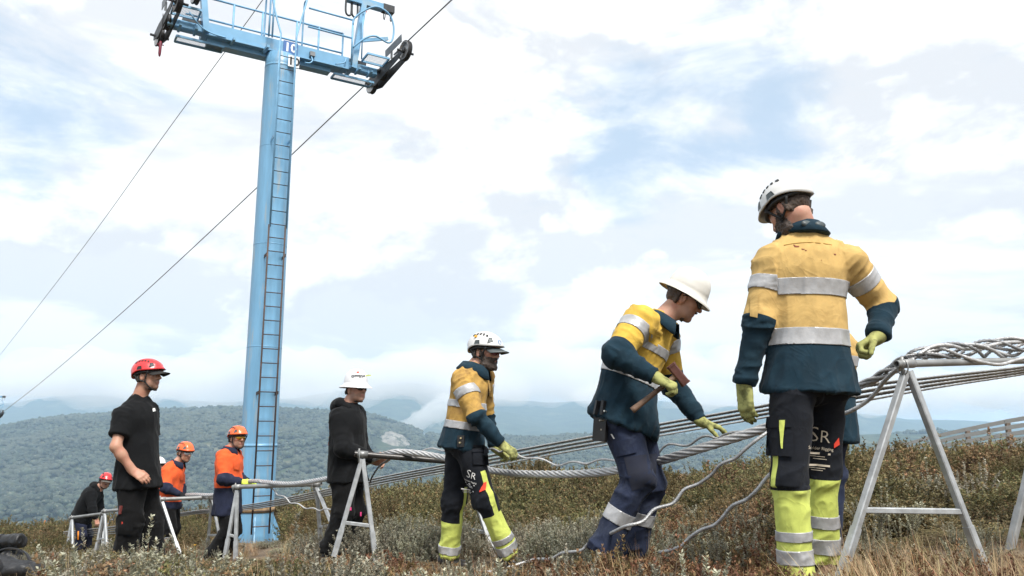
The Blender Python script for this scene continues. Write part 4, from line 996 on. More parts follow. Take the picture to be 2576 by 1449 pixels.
def person(sp):
    Y = sp['Y']; j = {k: A_(at(v[0], v[1], Y+(v[2] if len(v) > 2 else 0))) for k, v in sp['J'].items()}
    bx, by = (j['AR'][0]+j['AL'][0])/2, (j['AR'][1]+j['AL'][1])/2
    per = empty('person', (bx, by, gzf(bx, by)), sp['label'], 'person', 'rigging workers along the cable')
    nk, SR, SL, ER, EL, WR, WL = (j[k] for k in ('neck', 'SR', 'SL', 'ER', 'EL', 'WR', 'WL')); HR, HL, KR, KL, AR, AL = (j[k] for k in ('HR', 'HL', 'KR', 'KL', 'AR', 'AL'))
    if sp.get('report'):
        for a, b in (('SR', 'ER'), ('ER', 'WR'), ('SL', 'EL'), ('EL', 'WL'), ('HR', 'KR'), ('KR', 'AR'), ('HL', 'KL'), ('KL', 'AL'), ('SR', 'SL'), ('HR', 'HL')): print(sp['id'], a, b, round(float(np.linalg.norm(j[a]-j[b])), 3))
        print(sp['id'], 'ankles above ground', [round(float(a[2]-gzf(a[0], a[1])), 3) for a in (AR, AL)], 'pel-neck', round(float(np.linalg.norm(nk-(HR+HL)/2)), 3))
    b = sp.get('build', 1.0); h = min(.019, max(.0062, .00165*Y))
    pel = (HR+HL)/2; up = unit(nk-pel); sv = unit(unit(SL-SR)*1.0+unit(HL-HR)*.6); sv = unit(sv-up*sv.dot(up)); f = np.cross(sv, up)
    bow = sp.get('bow', 0.0); L = np.linalg.norm(nk-pel)
    hem = pel-up*sp.get('hem', .10); waist = pel+(nk-pel)*.38-f*bow; chest = pel+(nk-pel)*.72-f*bow*.9
    top = sp['top']; mats = sp['tmats']; loose = sp.get('loose', 1.0)
    T = [Cone(hem, waist, (.185*b*loose, .158*b*loose), (.172*b, .134*b), 1, sv, .05), Cone(waist, chest, (.170*b, .125*b), (.188*b, .130*b), 1, sv, .05),
         Cone(chest, nk-up*.035+f*.0, (.182*b, .122*b), (.085, .078), 1, sv, .06), Cone(SR*.93+SL*.07, SL*.93+SR*.07, (.062*b, .066*b), (.062*b, .066*b), 1, up, .06),
         Cone(nk-up*.050, SR*.85+nk*.15-up*.01, .046*b, .060*b, 1, up, .05), Cone(nk-up*.050, SL*.85+nk*.15-up*.01, .046*b, .060*b, 1, up, .05)]
    T += [Cone(SR, ER, .078*b, .063*b, 2, k=.045), Cone(SL, EL, .078*b, .063*b, 4, k=.045)]
    bones = {1: (hem, nk, 4.5, 10), 2: (SR, ER, 13, 6), 4: (SL, EL, 13, 6)}
    if top != 'tee':
        cr, cl = WR+(ER-WR)*.04, WL+(EL-WL)*.04
        T += [Cone(ER, cr, .063*b, sp.get('cuff', .047), 3, k=.03, flat=1), Cone(EL, cl, .063*b, sp.get('cuff', .047), 5, k=.03, flat=1)]
        bones[3] = (ER, WR, 17, 6); bones[5] = (EL, WL, 17, 6)
    else:
        T[-2] = Cone(SR, SR+(ER-SR)*.66, .080*b, .073*b, 2, k=.045, flat=1); T[-1] = Cone(SL, SL+(EL-SL)*.66, .080*b, .073*b, 4, k=.045, flat=1)
    bt = sp.get('bands', {}); rules = {}
    seg = {1: (hem, nk), 2: (SR, ER), 3: (ER, WR), 4: (SL, EL), 5: (EL, WL)}
    for l, r in bt.items(): rules[l] = (*seg[l], r)
    gname = {'tee': 't_shirt', 'hoodie': 'hoodie', 'shirt': 'shirt'}[top]
    hemn = sp.get('hem_n', -up); shirt, SV, SP = garment(gname, per, T, h, mats, rules, cuts=[(hem, hemn)], bones=bones, amp=sp.get('famp', .017 if top != 'tee' else .014), seed=sp.get('seed', 1), band_mat=TAPE)
    if top == 'shirt': collar(shirt, nk+f*.005+up*.004, unit(up*.7+unit(j['head']-nk)*.5), f, sv, sp.get('collar', mats[-1]), sp.get('csc', 1.12))
    if top == 'hoodie':
        a = [nk+sv*.095+f*.045-up*.035, nk+sv*.085-f*.05+up*.012, nk-f*.115-up*.01, nk-sv*.085-f*.05+up*.012, nk-sv*.095+f*.045-up*.035]
        rr = [.030, .046, .060, .046, .030]; prims = [Cone(a[i], a[i+1], rr[i], rr[i+1], 1, k=.03) for i in range(4)]+[Cone(nk-f*.10, nk-f*.135-up*.10, (.085, .05), (.06, .035), 1, sv, .04)]
        blob('hood', prims, h*.9, mats[0], shirt, {1: (nk-sv*.1, nk+sv*.1, 12, 9)}, .008)
        m = MB()
        for s in (1, -1):
            p0 = nk+f*.10-up*.06+sv*s*.035; m = MB(); m.tube(spline([p0, p0+f*.03-up*.05, p0+f*.035-up*.10], .01), .0035, 5); m.put('drawstring', STRAP, shirt, True)
    # trousers
    tb = sp.get('tbuild', 1.0); tm = sp['trousers']
    PT = [Ball(pel+up*.02, (.172*tb, .125*tb, .125*tb), 1, (sv, f, up), .05), Ball(HR-f*.035-up*.03, .084*tb, 1, k=.06), Ball(HL-f*.035-up*.03, .084*tb, 1, k=.06)]
    tbn = {1: (pel-up*.1, pel+up*.1, 8, 8)}; se = {}
    for (H_, K_, A0, l) in ((HR, KR, AR, 2), (HL, KL, AL, 4)):
        fl = unit(K_-A0); A2 = A0-fl*sp.get('break', .03)
        PT += [Cone(H_-up*.01, K_, (.096*tb, .102*tb), (.074*tb, .078*tb), l, sv, .05), Cone(K_, A2, (.073*tb, .077*tb), sp.get('ankle_r', .067)*tb, l+1, sv, .04, flat=1)]
        tbn[l] = (H_, K_, 7, 8); tbn[l+1] = (K_, A2, 9, 10); se[l] = (H_, K_); se[l+1] = (K_, A2)
    trules = {l: (*se[l], r) for l, r in sp.get('tbands', {}).items()}
    tcuts = []
    if 'tfun' in sp: trules, tcuts = sp['tfun'](j, se, f, sv, trules)
    tr, TV, TP = garment('trousers', per, PT, h, tm, trules, cuts=[(pel-up*(sp.get('hem', .10)-.010), -hemn)], bones=tbn, extra_cuts=tcuts, amp=sp.get('tamp', .019), seed=sp.get('seed', 1)+40, band_mat=TAPE)
    # boots
    for q, A0, fy in (('R', AR, sp.get('toeR')), ('L', AL, sp.get('toeL'))):
        g0 = gzf(A0[0], A0[1]); fd = f*np.array([1, 1, 0]) if fy is None else np.array([math.sin(math.radians(fy)), -math.cos(math.radians(fy)), 0]); fd = unit(fd); sd = np.cross(fd, [0, 0, 1])
        z0 = np.array([A0[0], A0[1], min(A0[2]-.055, g0+.075)])
        bp = [Cone(A0+np.array([0, 0, .05]), z0-fd*.02, .054, .05, 1, k=.04), Cone(z0-fd*.055+np.array([0, 0, -.02]), z0+fd*.14+np.array([0, 0, -.035]), (.045, .045), (.047, .034), 1, sd, .03)]
        V, F, _ = polygonize(bp, max(h, .008), [(z0-np.array([0, 0, .062]), (0, 0, -1))]); bo = put('boot', V, F, sp.get('boots', BLKL), per)
        so_ = MB(); n = 22; ring = []
        for i in range(n):
            t = 2*math.pi*i/n; ring.append(z0+fd*(.045+.145*math.cos(t))+sd*((.046+.006*math.cos(t))*math.sin(t))-np.array([0, 0, .055]))
        so_.add([r for r in ring]+[r-np.array([0, 0, .028]) for r in ring], [tuple(range(n)), tuple(range(n, 2*n))[::-1]]+[(i, n+i, n+(i+1) % n, (i+1) % n) for i in range(n)]); so_.put('sole', SOLE, bo)
        FEET.append((A0[0], A0[1], .26))
    # head, hands, skin
    H = Head(j['head'], *sp['look'], k=sp.get('hk', 1.03)); parts = add_head(per, H, nk-up*.01, Y, sp['skin'], sp.get('hair'), sp.get('beard'), sp.get('stub'))
    VV = [parts[0][0]]; FF = [parts[0][1]]; n = n0 = len(VV[0])
    hh = min(.008, max(.0036, .0009*Y))
    inner = [Cone(pel, chest, (.12, .08), (.13, .085), 1, sv), Cone(chest, nk, (.13, .08), .05, 1, sv), Cone(SR, SL, .045, .045, 1)]+[Cone(a, c, .045, .04, 1) for a, c in ((SR, ER), (SL, EL), (HR, KR), (HL, KL))]+[Cone(a, c, .038, .026, 1) for a, c in ((ER, WR), (EL, WL), (KR, AR), (KL, AL))]
    def join(v, fc):
        nonlocal n
        VV.append(v); FF.append(fc+n); n += len(v)
    v, fc, _ = polygonize(inner, .022); join(v, fc)
    for q, E_, W_ in (('R', ER, WR), ('L', EL, WL)):
        hd = sp.get('hand'+q)
        if hd is None: continue
        kk = hd.get('k', 1.0)
        d = unit(A_(hd['dir'])); P = hand_prims(W_+d*.01, d, hd['palm'], q == 'R', hd['curl'], fat=hd.get('fat', 1.12 if hd.get('mat') else 1.0), thumb=hd.get('thumb', .5), k=kk, curls=hd.get('curls'))
        P.append(Cone(W_-unit(W_-E_)*.05, W_, .036 if hd.get('mat') else .029, .034 if hd.get('mat') else .028, 1, k=.02))
        if hd.get('bare_arm'): P += [Cone((SR if q == 'R' else SL), E_, .056, .046, 1, k=.03), Cone(E_, E_+(W_-E_)*.35, .047, .046, 1, k=.03), Cone(E_+(W_-E_)*.3, W_, .046, .030, 1, k=.03)]
        v, fc, lb = polygonize(P, hh if not hd.get('bare_arm') else max(hh, .006)); v = relax(v, fc, 1, .3)
        if hd.get('mat'): put('glove', v, fc, hd['mat'], per)
        else: join(v, fc)
    bo = put('body', np.vstack(VV), np.vstack(FF), sp['skin'], per)
    for nm, arr in (('stubble', parts[0][2]), ('lip', parts[0][3])):
        full = np.zeros(n, np.float32); full[:n0] = arr; bo.data.attributes.new(nm, 'FLOAT', 'POINT').data.foreach_set('value', full)
    env = dict(per=per, H=H, shirt=shirt, trousers=tr, SV=SV, SP=SP, TV=TV, TP=TP, j=j, f=f, sv=sv, up=up, pel=pel, nk=nk, h=h)
    if 'after' in sp: sp['after'](env)
    return env
def two_tone(lo, b1, b2, arm):
    """yellow above, navy below, two tapes round the body and one on each sleeve; arm: (band start, band end, where navy starts)"""
    s = [(-1, lo, 1), (lo, b1, 'band'), (b1, b2[0], 0), (b2[0], b2[1], 'band'), (b2[1], 2, 0)]
    ua = [(-2, arm[0], 0), (arm[0], arm[1], 'band'), (arm[1], arm[2], 0), (arm[2], 3, 1)]
    return {1: s, 2: ua, 3: [(-2, arm[2]-1, 0), (arm[2]-1, 3, 1)], 4: ua, 5: [(-2, arm[2]-1, 0), (arm[2]-1, 3, 1)]}
def stripe_fun(stripes):
    """side stripes on the trouser legs: faces whose direction from the bone lies near the given one"""
    def fun(j, se, f, sv, rules):
        cuts = []
        for l, t0, t1, dirv, w in stripes:
            a, b = se[l]; ax = unit(b-a); d0 = unit(A_(dirv)-ax*A_(dirv).dot(ax)); s0 = np.cross(ax, d0)
            for sg in (-1, 1): cuts.append(((l,), a+s0*w*sg, s0, None))
            def mk(base, a=a, ax=ax, dirv=dirv, w=w):
                def cls(C, base=base):
                    r = C-a; r = r-(r@ax)[:, None]*ax; dd = unit(A_(dirv)-ax*A_(dirv).dot(ax)); s = np.cross(ax, dd)
                    on = (np.abs(r@s) < w) & (r@dd > 0); return np.where(on, 1, base).astype(np.int32)
                return cls
            old = rules.get(l, (a, b, [(-3, 3, 0)]))[2]; new = []
            for (u0, u1, v) in old:
                if v == 0 and u1 > t0 and u0 < t1:
                    p0, p1 = max(u0, t0), min(u1, t1)
                    if u0 < p0: new.append((u0, p0, 0))
                    new.append((p0, p1, mk(0)))
                    if p1 < u1: new.append((p1, u1, 0))
                else: new.append((u0, u1, v))
            rules[l] = (a, b, new)
        return rules, cuts
    return fun
def surf(env, key, px, py, Y0=None):
    """point and normal on a garment where the sight line through a pixel meets it"""
    V, P = (env['SV'], env['SP']) if key == 'S' else (env['TV'], env['TP'])
    bv = env.get('bv'+key)
    if bv is None:
        o = env['shirt'] if key == 'S' else env['trousers']; off = wloc(o)
        vs = [tuple(v) for v in V]; P = [tuple(p.vertices) for p in o.data.polygons]; env['SP' if key == 'S' else 'TP'] = P
        bv = env['bv'+key] = BVHTree.FromPolygons(vs, P)
    d = at(px, py, 1).normalized(); hit = bv.ray_cast(Vector((0, 0, 0)), d, 100)
    if hit[0] is None and key == 'T': return surf(env, 'S', px, py)
    return (hit[0], hit[1]) if hit[0] is not None else (at(px, py, env['j']['HR'][1]-.12), -d)
def pad(env, key, name, px, py, w, hgt, th, mat, parent, tilt=0.0, bev=.004):
    """a flat piece (pocket flap, pouch, tag) lying on a garment"""
    p, n = surf(env, key, px, py); n = Vector(n); n.z *= .3; n.normalize(); u = Vector((0, 0, 1)); u = (u-n*u.dot(n)).normalized(); r = u.cross(n).normalized()
    c, s = math.cos(tilt), math.sin(tilt); r, u = r*c+u*s, u*c-r*s
    b = MB(); b.box(p+n*(th*.4), (n, r, u), (th/2, w/2, hgt/2), bev); return b.put(name, mat, parent)
def draped(env, key, name, poly, mat, parent, off=.004, rows=6):
    """cloth piece following the garment: poly is four corner pixels (tl, tr, br, bl)"""
    V = []; n = rows
    for jn in range(n+1):
        for i in range(n+1):
            u, v = i/n, jn/n; x = (poly[0][0]*(1-u)+poly[1][0]*u)*(1-v)+(poly[3][0]*(1-u)+poly[2][0]*u)*v; y = (poly[0][1]*(1-u)+poly[1][1]*u)*(1-v)+(poly[3][1]*(1-u)+poly[2][1]*u)*v
            p, nn = surf(env, key, x, y); V.append(A_(p+Vector(nn)*off))
    m = len(V); N = [A_(surf(env, key, 0, 0)[1])]*0
    F = [f[::-1] for f in grid_faces(n+1, n+1, False)]
    return put(name, V, F, mat, parent)
# ------------------------------------------------------------------ the workers
def logo_SR(env, key, px, py, Y, size, tilt, parent, mat, lines=True):
    """rope-drawn SR monogram with the firm's lines below it"""
    p, n = surf(env, key, px, py); n = Vector(n); n = Vector((n.x*.5, n.y, 0)).normalized(); u = Vector((0, 0, 1)); r = u.cross(n).normalized()
    c, s = math.cos(tilt), math.sin(tilt); r, u = r*c+u*s, u*c-r*s
    vs, ps = env['TV'], env['TP']
    decal_text('print', 'S', size, mat, parent, p-r*size*.22+u*size*.05, r, u, n, vs, ps, .003, -.012, 1.05); decal_text('print', 'R', size*.82, mat, parent, p+r*size*.26-u*size*.02, r, u, n, vs, ps, .003, -.012)
    decal_text('print', 'Schneider Rigging', size*.20, mat, parent, p-u*size*.55, r, u, n, vs, ps, .003, .0, .95)
    bar = lambda y, hgt, w: decal('print', [(-w/2, y-hgt/2), (0, y-hgt/2), (w/2, y-hgt/2), (w/2, y+hgt/2), (0, y+hgt/2), (-w/2, y+hgt/2)], [(0, 1, 4, 5), (1, 2, 3, 4)], mat, parent, p, r, u, n, vs, ps, .003)
    bar(-size*.78, size*.09, size*1.1); bar(-size*1.32, size*.09, size*1.1)
    for y, w in ((-.92, .62), (-1.03, .8), (-1.46, .7), (-1.56, .5)): bar(size*y, size*.03, size*w)

def back_after(e):
    per, H = e['per'], e['H']; hel, R = climb_helmet(per, H, WHSH, clips=GREYP)
    # ear and chin guard hanging at the left, safety glasses pushed up on the collar
    g = MB(); nk, up, f, sv = e['nk'], e['up'], e['f'], e['sv']
    for s in (1, -1):
        V = [nk-f*(.098+.006*math.cos(t))+sv*(s*.034+.030*math.cos(t))+up*(.012+.016*math.sin(t)) for t in np.linspace(0, 2*math.pi, 15)[:-1]]
        g.add(V+[v+f*.006 for v in V], [tuple(range(14))[::-1], tuple(range(14, 28))]+[(i, (i+1) % 14, 14+(i+1) % 14, 14+i) for i in range(14)])
    g.put('glasses', GREYP, per, True)
    t = e['trousers']
    draped(e, 'T', 'cargo_pocket', [(1930, 1052), (1992, 1052), (1996, 1150), (1926, 1146)], DARKT, t, .014)
    draped(e, 'T', 'pocket_flap', [(1928, 1050), (1994, 1046), (1992, 1076), (1926, 1078)], DARKT, t, .020)
    draped(e, 'T', 'stripe', [(1966, 1058), (1978, 1058), (1972, 1130), (1968, 1130)], LIME, t, .022)
    draped(e, 'T', 'tag', [(2096, 1116), (2108, 1100), (2110, 1118), (2096, 1127)], REDP, t, .006)
    logo_SR(e, 'T', 2060, 1098, 3.9, .098, -.10, t, pm('cream_print', (.62, .55, .44), .8, var=.05))
    # shoulder seams, stains on the yoke
    for a, b in (((1960, 1010), (1964, 1048)),): pass
    s = e['shirt']
    for x, y, w, hh in ((2004, 620, 14, 4), (2020, 627, 9, 3), (1998, 617, 6, 3), (2027, 630, 6, 3), (2100, 640, 7, 4), (1934, 698, 7, 4), (2066, 655, 3, 3)):
        draped(e, 'S', 'stain', [(x-w/2, y-hh/2), (x+w/2, y-hh/2+1), (x+w/2-1, y+hh/2), (x-w/2+2, y+hh/2)], pm('rust_stain', (.20, .055, .03), .9), s, .0015, 2)
    draped(e, 'S', 'sleeve_pocket', [(1890, 742), (1908, 742), (1906, 800), (1888, 795)], YEL_A, s, .006)
    # yoke seam across the shoulders
    b = MB(); pts = [surf(e, 'S', x, 632-22*math.cos((x-2034)/75.0)) for x in range(1972, 2098, 10)]
    b.tube([p[0]+Vector(p[1])*.001 for p in pts], .0022, 5); b.put('yoke_seam', YEL_C, s, True)
P_BACK = dict(id='back', Y=3.7, label='tall worker seen from behind in yellow and navy shirt with lime lower trouser legs', look=(-148, 32, -4), hk=1.0, skin=SKIN, hair=HAIR_B, beard=BEARD, build=1.03, tbuild=1.0, hem=.06, loose=1.15,
    J=dict(head=(1984, 528), neck=(2020, 582), SL=(1940, 662), SR=(2132, 660), EL=(1908, 806, -.03), ER=(2222, 772, .06), WL=(1872, 970, .03), WR=(2208, 848, -.05), HL=(1992, 955, -.03), HR=(2076, 955, .06), KL=(1986, 1215, -.10), KR=(2066, 1188, .12), AL=(2006, 1440, -.10), AR=(2072, 1404, .16)),
    top='shirt', tmats=[YEL_A, NAVY], bands=two_tone(.275, .375, (.575, .675), (.30, .53, .97)), trousers=[DARKT, LIME], boots=LEATHER, seed=3, famp=.012,
    tbands={5: [(-2, .07, 0), (.07, .50, 1), (.50, .60, 'band'), (.60, .69, 1), (.69, .84, 'band'), (.84, .96, 1), (.96, 3, 0)], 3: [(-2, .06, 0), (.06, .46, 1), (.46, .59, 'band'), (.59, .70, 1), (.70, .86, 'band'), (.86, .965, 1), (.965, 3, 0)]},
    tamp=.015, tfun=stripe_fun([(4, .70, 1.2, (-1, -.35, 0), .020)]), toeR=175, toeL=-170,
    handL=dict(dir=(.06, .02, -1), palm=(.75, .5, 0), curl=.28, mat=GLOVE, thumb=.35), handR=dict(dir=(-.85, -.05, -.55), palm=(.15, -.5, -.8), curl=.85, mat=GLOVE, thumb=.8), after=back_after)

def hammer_after(e):
    per, H = e['per'], e['H']; hat, V, F = brim_hat(per, H, BEIGE, pm('yellowed_liner', (.55, .45, .31), .7)); glasses(per, H, LENS)
    t = e['trousers']
    draped(e, 'T', 'pocket_flap', [(1545, 1110), (1600, 1103), (1602, 1138), (1549, 1150)], BLUET, t, .010)
    draped(e, 'T', 'knee_patch', [(1570, 1150), (1652, 1140), (1648, 1215), (1590, 1235)], pm('dark_knee_canvas', (.014, .017, .032), .9), t, .004)
    # leather tool pouch with knife and snips hanging from the belt
    p = pad(e, 'T', 'tool_pouch', 1514, 1066, .085, .20, .030, BLKL, per, -.12)
    for dx, dy in ((-8, -44), (6, -44)): pad(e, 'T', 'tool_handle', 1514+dx, 1066+dy+4, .018, .085, .03, BLK, p, -.12)
    for q in range(4): pad(e, 'T', 'rivet', 1525-q*1, 1036+q*21, .010, .010, .046, METAL, p)
    draped(e, 'T', 'pen', [(1538, 1091), (1542, 1091), (1549, 1103), (1546, 1104)], WHITEP, t, .008, 2)
    s = e['shirt']; draped(e, 'S', 'chest_pocket', [(1634, 822), (1662, 838), (1652, 872), (1630, 858)], YEL_B, s, .006); draped(e, 'S', 'pocket_flap', [(1632, 818), (1664, 836), (1660, 850), (1630, 834)], YEL_B, s, .012)
    m = MB(); hp = [H.w(q) for q in ((-.017, .098, -.046), (0, .104, -.043), (.017, .098, -.046))]; m.tube(spline(hp, .006), .006, 6); m.put('moustache', HAIR_B, per, True)
P_HAM = dict(id='ham', Y=4.9, label='bending worker in white full brim hard hat and yellow and navy shirt', look=(84, 30, 4), hk=1.04, skin=SKIN, hair=HAIR_B, stub=.35, build=1.20, tbuild=1.14, hem=.075, bow=.07, loose=1.12,
    J=dict(head=(1722, 752), neck=(1661, 806), SR=(1606, 812, -.19), SL=(1668, 838, .19), ER=(1553, 893, -.30), EL=(1690, 965, .30), WR=(1652, 950, -.36), WL=(1766, 1062, .18), HR=(1560, 1042, -.09), HL=(1590, 1046, .10), KR=(1606, 1205, -.14), KL=(1634, 1212, .10), AR=(1516, 1380, -.10), AL=(1592, 1376, .16)),
    top='shirt', tmats=[YEL_B, NAVY], bands=two_tone(.40, .48, (.68, .76), (.12, .36, .74)), trousers=[BLUET, LIME], tbands={3: [(-2, .42, 0), (.42, .585, 'band'), (.585, 3, 0)], 5: [(-2, .42, 0), (.42, .585, 'band'), (.585, 3, 0)]}, boots=LEATHER, seed=9, famp=.017, tamp=.019, hem_n=None, toeR=-60, toeL=75,
    handR=dict(dir=(.72, -.15, -.45), palm=(-.45, .55, -.65), curl=.78, mat=GLOVE, thumb=.7), handL=dict(dir=(.90, -.1, -.32), palm=(-.25, .1, -.95), curl=.22, mat=GLOVE, thumb=.6), after=hammer_after)
P_HAM.pop('hem_n')

def beard_after(e):
    per, H = e['per'], e['H']; hel, R = climb_helmet(per, H, WHSH, peak=GREYP, clips=GREYP); glasses(per, H, PINKL)
    patch('lamp_hook', H, [(-112, 30), (-104, 30), (-104, 38), (-112, 38)], YELP, hel, R, .012)
    V = [dome_pt(H, math.radians(-12+7*math.sin(a)), math.radians(22+8*math.cos(a)), *R, off=.008) for a in np.linspace(0, 6.283, 21)]; m = MB(); m.tube(V, .0022, 5, False); m.put('emblem', BLUEP, hel, True)
    t = e['trousers']; logo_SR(e, 'T', 1184, 1196, 6.3, .085, -.25, t, WHITEP)
    draped(e, 'T', 'cargo_pocket', [(1188, 1120), (1226, 1124), (1230, 1172), (1190, 1168)], DARKT, t, .012); draped(e, 'T', 'pocket_flap', [(1186, 1118), (1228, 1122), (1230, 1140), (1188, 1138)], DARKT, t, .018)
    draped(e, 'T', 'tag', [(1216, 1214), (1223, 1212), (1221, 1232), (1206, 1238)], REDP, t, .008)
    p = pad(e, 'T', 'belt_pouch', 1161, 1110, .052, .085, .03, BLKL, per)
    for dy in (-8, 4): pad(e, 'T', 'stud', 1161, 1110+dy, .012, .012, .05, BRASS, p)
    draped(e, 'S', 'chest_pocket', [(1226, 962), (1236, 968), (1238, 1000), (1228, 996)], YEL_C, e['shirt'], .012)
P_BEARD = dict(id='beard', Y=6.3, csc=1.24, label='bearded worker in white helmet with peak, yellow and navy shirt and lime stripes', look=(62, 8, 0), hk=1.05, skin=SKIN, hair=HAIR_D, beard=BEARD, build=1.04, tbuild=1.06, hem=.08, loose=1.06,
    J=dict(head=(1221, 886), neck=(1190, 926), SR=(1166, 962, -.12), SL=(1215, 948, .22), ER=(1198, 1046, -.22), EL=(1222, 1045, .30), WR=(1262, 1118, -.16), WL=(1246, 1128, .26), HR=(1170, 1105, -.08), HL=(1158, 1103, .10), KR=(1222, 1262, -.10), KL=(1142, 1262, .10), AR=(1280, 1388, -.02), AL=(1130, 1388, .16)),
    top='shirt', tmats=[YEL_C, NAVY], bands=two_tone(.245, .335, (.50, .585), (.20, .44, .97)), trousers=[DARKT, LIME], seed=17, famp=.016,
    tbands={3: [(-2, .22, 0), (.22, .64, 1), (.64, .74, 'band'), (.74, .79, 1), (.79, .93, 'band'), (.93, 3, 1)], 5: [(-2, .36, 0), (.36, .80, 1), (.80, .94, 'band'), (.94, 3, 1)]}, tfun=stripe_fun([(2, .55, 1.3, (.75, -1, 0), .022), (3, -.4, .3, (.75, -1, 0), .022), (4, .75, 1.3, (1, -.5, 0), .022), (5, -.4, .45, (1, -.5, 0), .022)]), boots=BLKL, toeR=85, toeL=70,
    handR=dict(dir=(.72, -.1, -.52), palm=(-.5, .6, -.5), curl=.55, mat=GLOVE, thumb=.3), handL=dict(dir=(.7, 0, -.5), palm=(-.4, -.6, -.4), curl=.8, mat=GLOVE), after=beard_after)

def hoodie_after(e):
    per, H = e['per'], e['H']; hat, V, F = brim_hat(per, H, WHHAT); glasses(per, H, LENS)
    r, u, n = H.d((1, 0, 0)), H.d((0, 0, 1)), H.d((-.62, .78, 0)); rr = np.cross(u, n)
    bx = H.w((-.062, .095, .120)); decal_text('print', 'ogging', .052, BLKP, hat, bx, rr, u, n, V, F, .002, .035, 1.0)
    by = bx+u*.036-rr*.018; decal_text('print', 'I', .032, BLKP, hat, by-rr*.012, rr, u, n, V, F, .002, .02)
    hp = [(0.0165*math.sin(t)**3*1.0*.9, .001*(13*math.cos(t)-5*math.cos(2*t)-2*math.cos(3*t)-math.cos(4*t))*.9) for t in np.linspace(0, 6.283, 25)[:-1]]
    decal('heart', hp+[(0, 0)], [(i, (i+1) % 24, 24) for i in range(24)], REDP, hat, by+rr*.014, rr, u, n, V, F, .002)
    decal('sticker', [(-.024, -.007), (0, -.008), (.024, -.007), (.024, .007), (0, .008), (-.024, .007)], [(0, 1, 4, 5), (1, 2, 3, 4)], LIMEP, hat, bx+rr*.098+u*.006, rr, u, n, V, F, .004)
    s = e['shirt']; vs, ps = e['SV'], [tuple(p.vertices) for p in s.data.polygons]; p = e['nk']-e['f']*.13-e['up']*.16-e['sv']*.03
    nn = unit(-e['f']-e['sv']*.55); r2 = np.cross(e['up'], nn)
    for q, w in enumerate((.20, .16, .12, .17, .14)):
        xs = np.linspace(-w/2, w/2, 9); hh = .016 if q else .022
        decal('print', [(x, -hh) for x in xs]+[(x, hh) for x in xs], [(a, a+1, a+10, a+9) for a in range(8)], PINKP if q else REDP, s, p-e['up']*q*.052, r2, e['up'], nn, vs, ps, .004)
    draped(e, 'T', 'tag', [(905, 1288), (909, 1288), (909, 1298), (905, 1298)], pm('pink_tag', (.85, .06, .25), .7), e['trousers'], .006, 2)
    draped(e, 'T', 'tag', [(878, 1275), (883, 1275), (883, 1284), (878, 1284)], pm('pink_tag', (.85, .06, .25), .7), e['trousers'], .006, 2)
P_HOOD = dict(id='hood', Y=7.85, label='worker in white full brim hard hat, dark sunglasses and black hoodie', look=(52, 0, 0), hk=1.02, skin=SKIN, hair=HAIR_D, stub=.75, build=1.20, hem=.08, loose=1.0,
    J=dict(head=(896, 979), neck=(876, 1018), SR=(856, 1052, -.12), SL=(897, 1046, .22), ER=(864, 1128, -.22), EL=(908, 1120, .25), WR=(938, 1152, -.10), WL=(936, 1160, .24), HR=(866, 1190, -.08), HL=(880, 1190, .10), KR=(864, 1288, -.10), KL=(893, 1288, .10), AR=(828, 1380, -.06), AL=(872, 1385, .16)),
    top='hoodie', tmats=[BLACKC], trousers=[BLACKT], tbuild=1.18, ankle_r=.078, boots=BLKL, seed=23, famp=.016, toeR=60, toeL=50,
    handR=dict(dir=(.92, -.05, -.18), palm=(-.2, .7, .6), curl=.32, thumb=.5), handL=dict(dir=(.9, -.2, -.2), palm=(-.2, -.7, -.5), curl=.6), after=hoodie_after)

def tee_after(e):
    per, H = e['per'], e['H']; hel, R = climb_helmet(per, H, RED, peak=pm('black_cap', (.018, .017, .016), .9))
    t = e['trousers']; p = pad(e, 'T', 'tool_handle', 305, 1283, .020, .075, .02, pm('red_tool_handle', (.15, .03, .025), .5), per); pad(e, 'T', 'tool_shaft', 309, 1318, .008, .09, .016, REDP, p)
    draped(e, 'T', 'cargo_pocket', [(300, 1300), (336, 1302), (332, 1345), (298, 1342)], BLACKT, t, .012)
    draped(e, 'S', 'print', [(383, 1028), (389, 1027), (391, 1034), (384, 1036)], WHITEP, e['shirt'], .004, 2)
P_TEE = dict(id='tee', Y=7.7, label='worker in red helmet with dark cap peak and black t-shirt, hand on hip', look=(82, -2, 0), hk=1.10, skin=SKIN2, hair=HAIR_D, stub=.75, build=1.20, hem=.12, loose=1.08,
    J=dict(head=(373, 946), neck=(350, 1000), SR=(312, 1048, -.18), SL=(370, 1036, .20), ER=(291, 1124, -.30), EL=(385, 1130, .30), WR=(334, 1184, -.24), WL=(390, 1200, .10), HR=(335, 1196, -.10), HL=(356, 1196, .10), KR=(328, 1310, -.12), KL=(379, 1308, .10), AR=(308, 1436, -.06), AL=(388, 1430, .14)),
    top='tee', tmats=[BLACKC], trousers=[BLACKT], tbuild=1.30, ankle_r=.082, boots=BLKL, seed=31, toeR=80, toeL=70,
    handR=dict(dir=(.85, -.1, -.5), palm=(-.35, .8, -.4), curl=.30, bare_arm=True, thumb=.5, k=1.05), handL=dict(dir=(.05, 0, -1), palm=(-.9, .2, 0), curl=.3, bare_arm=True), after=tee_after)

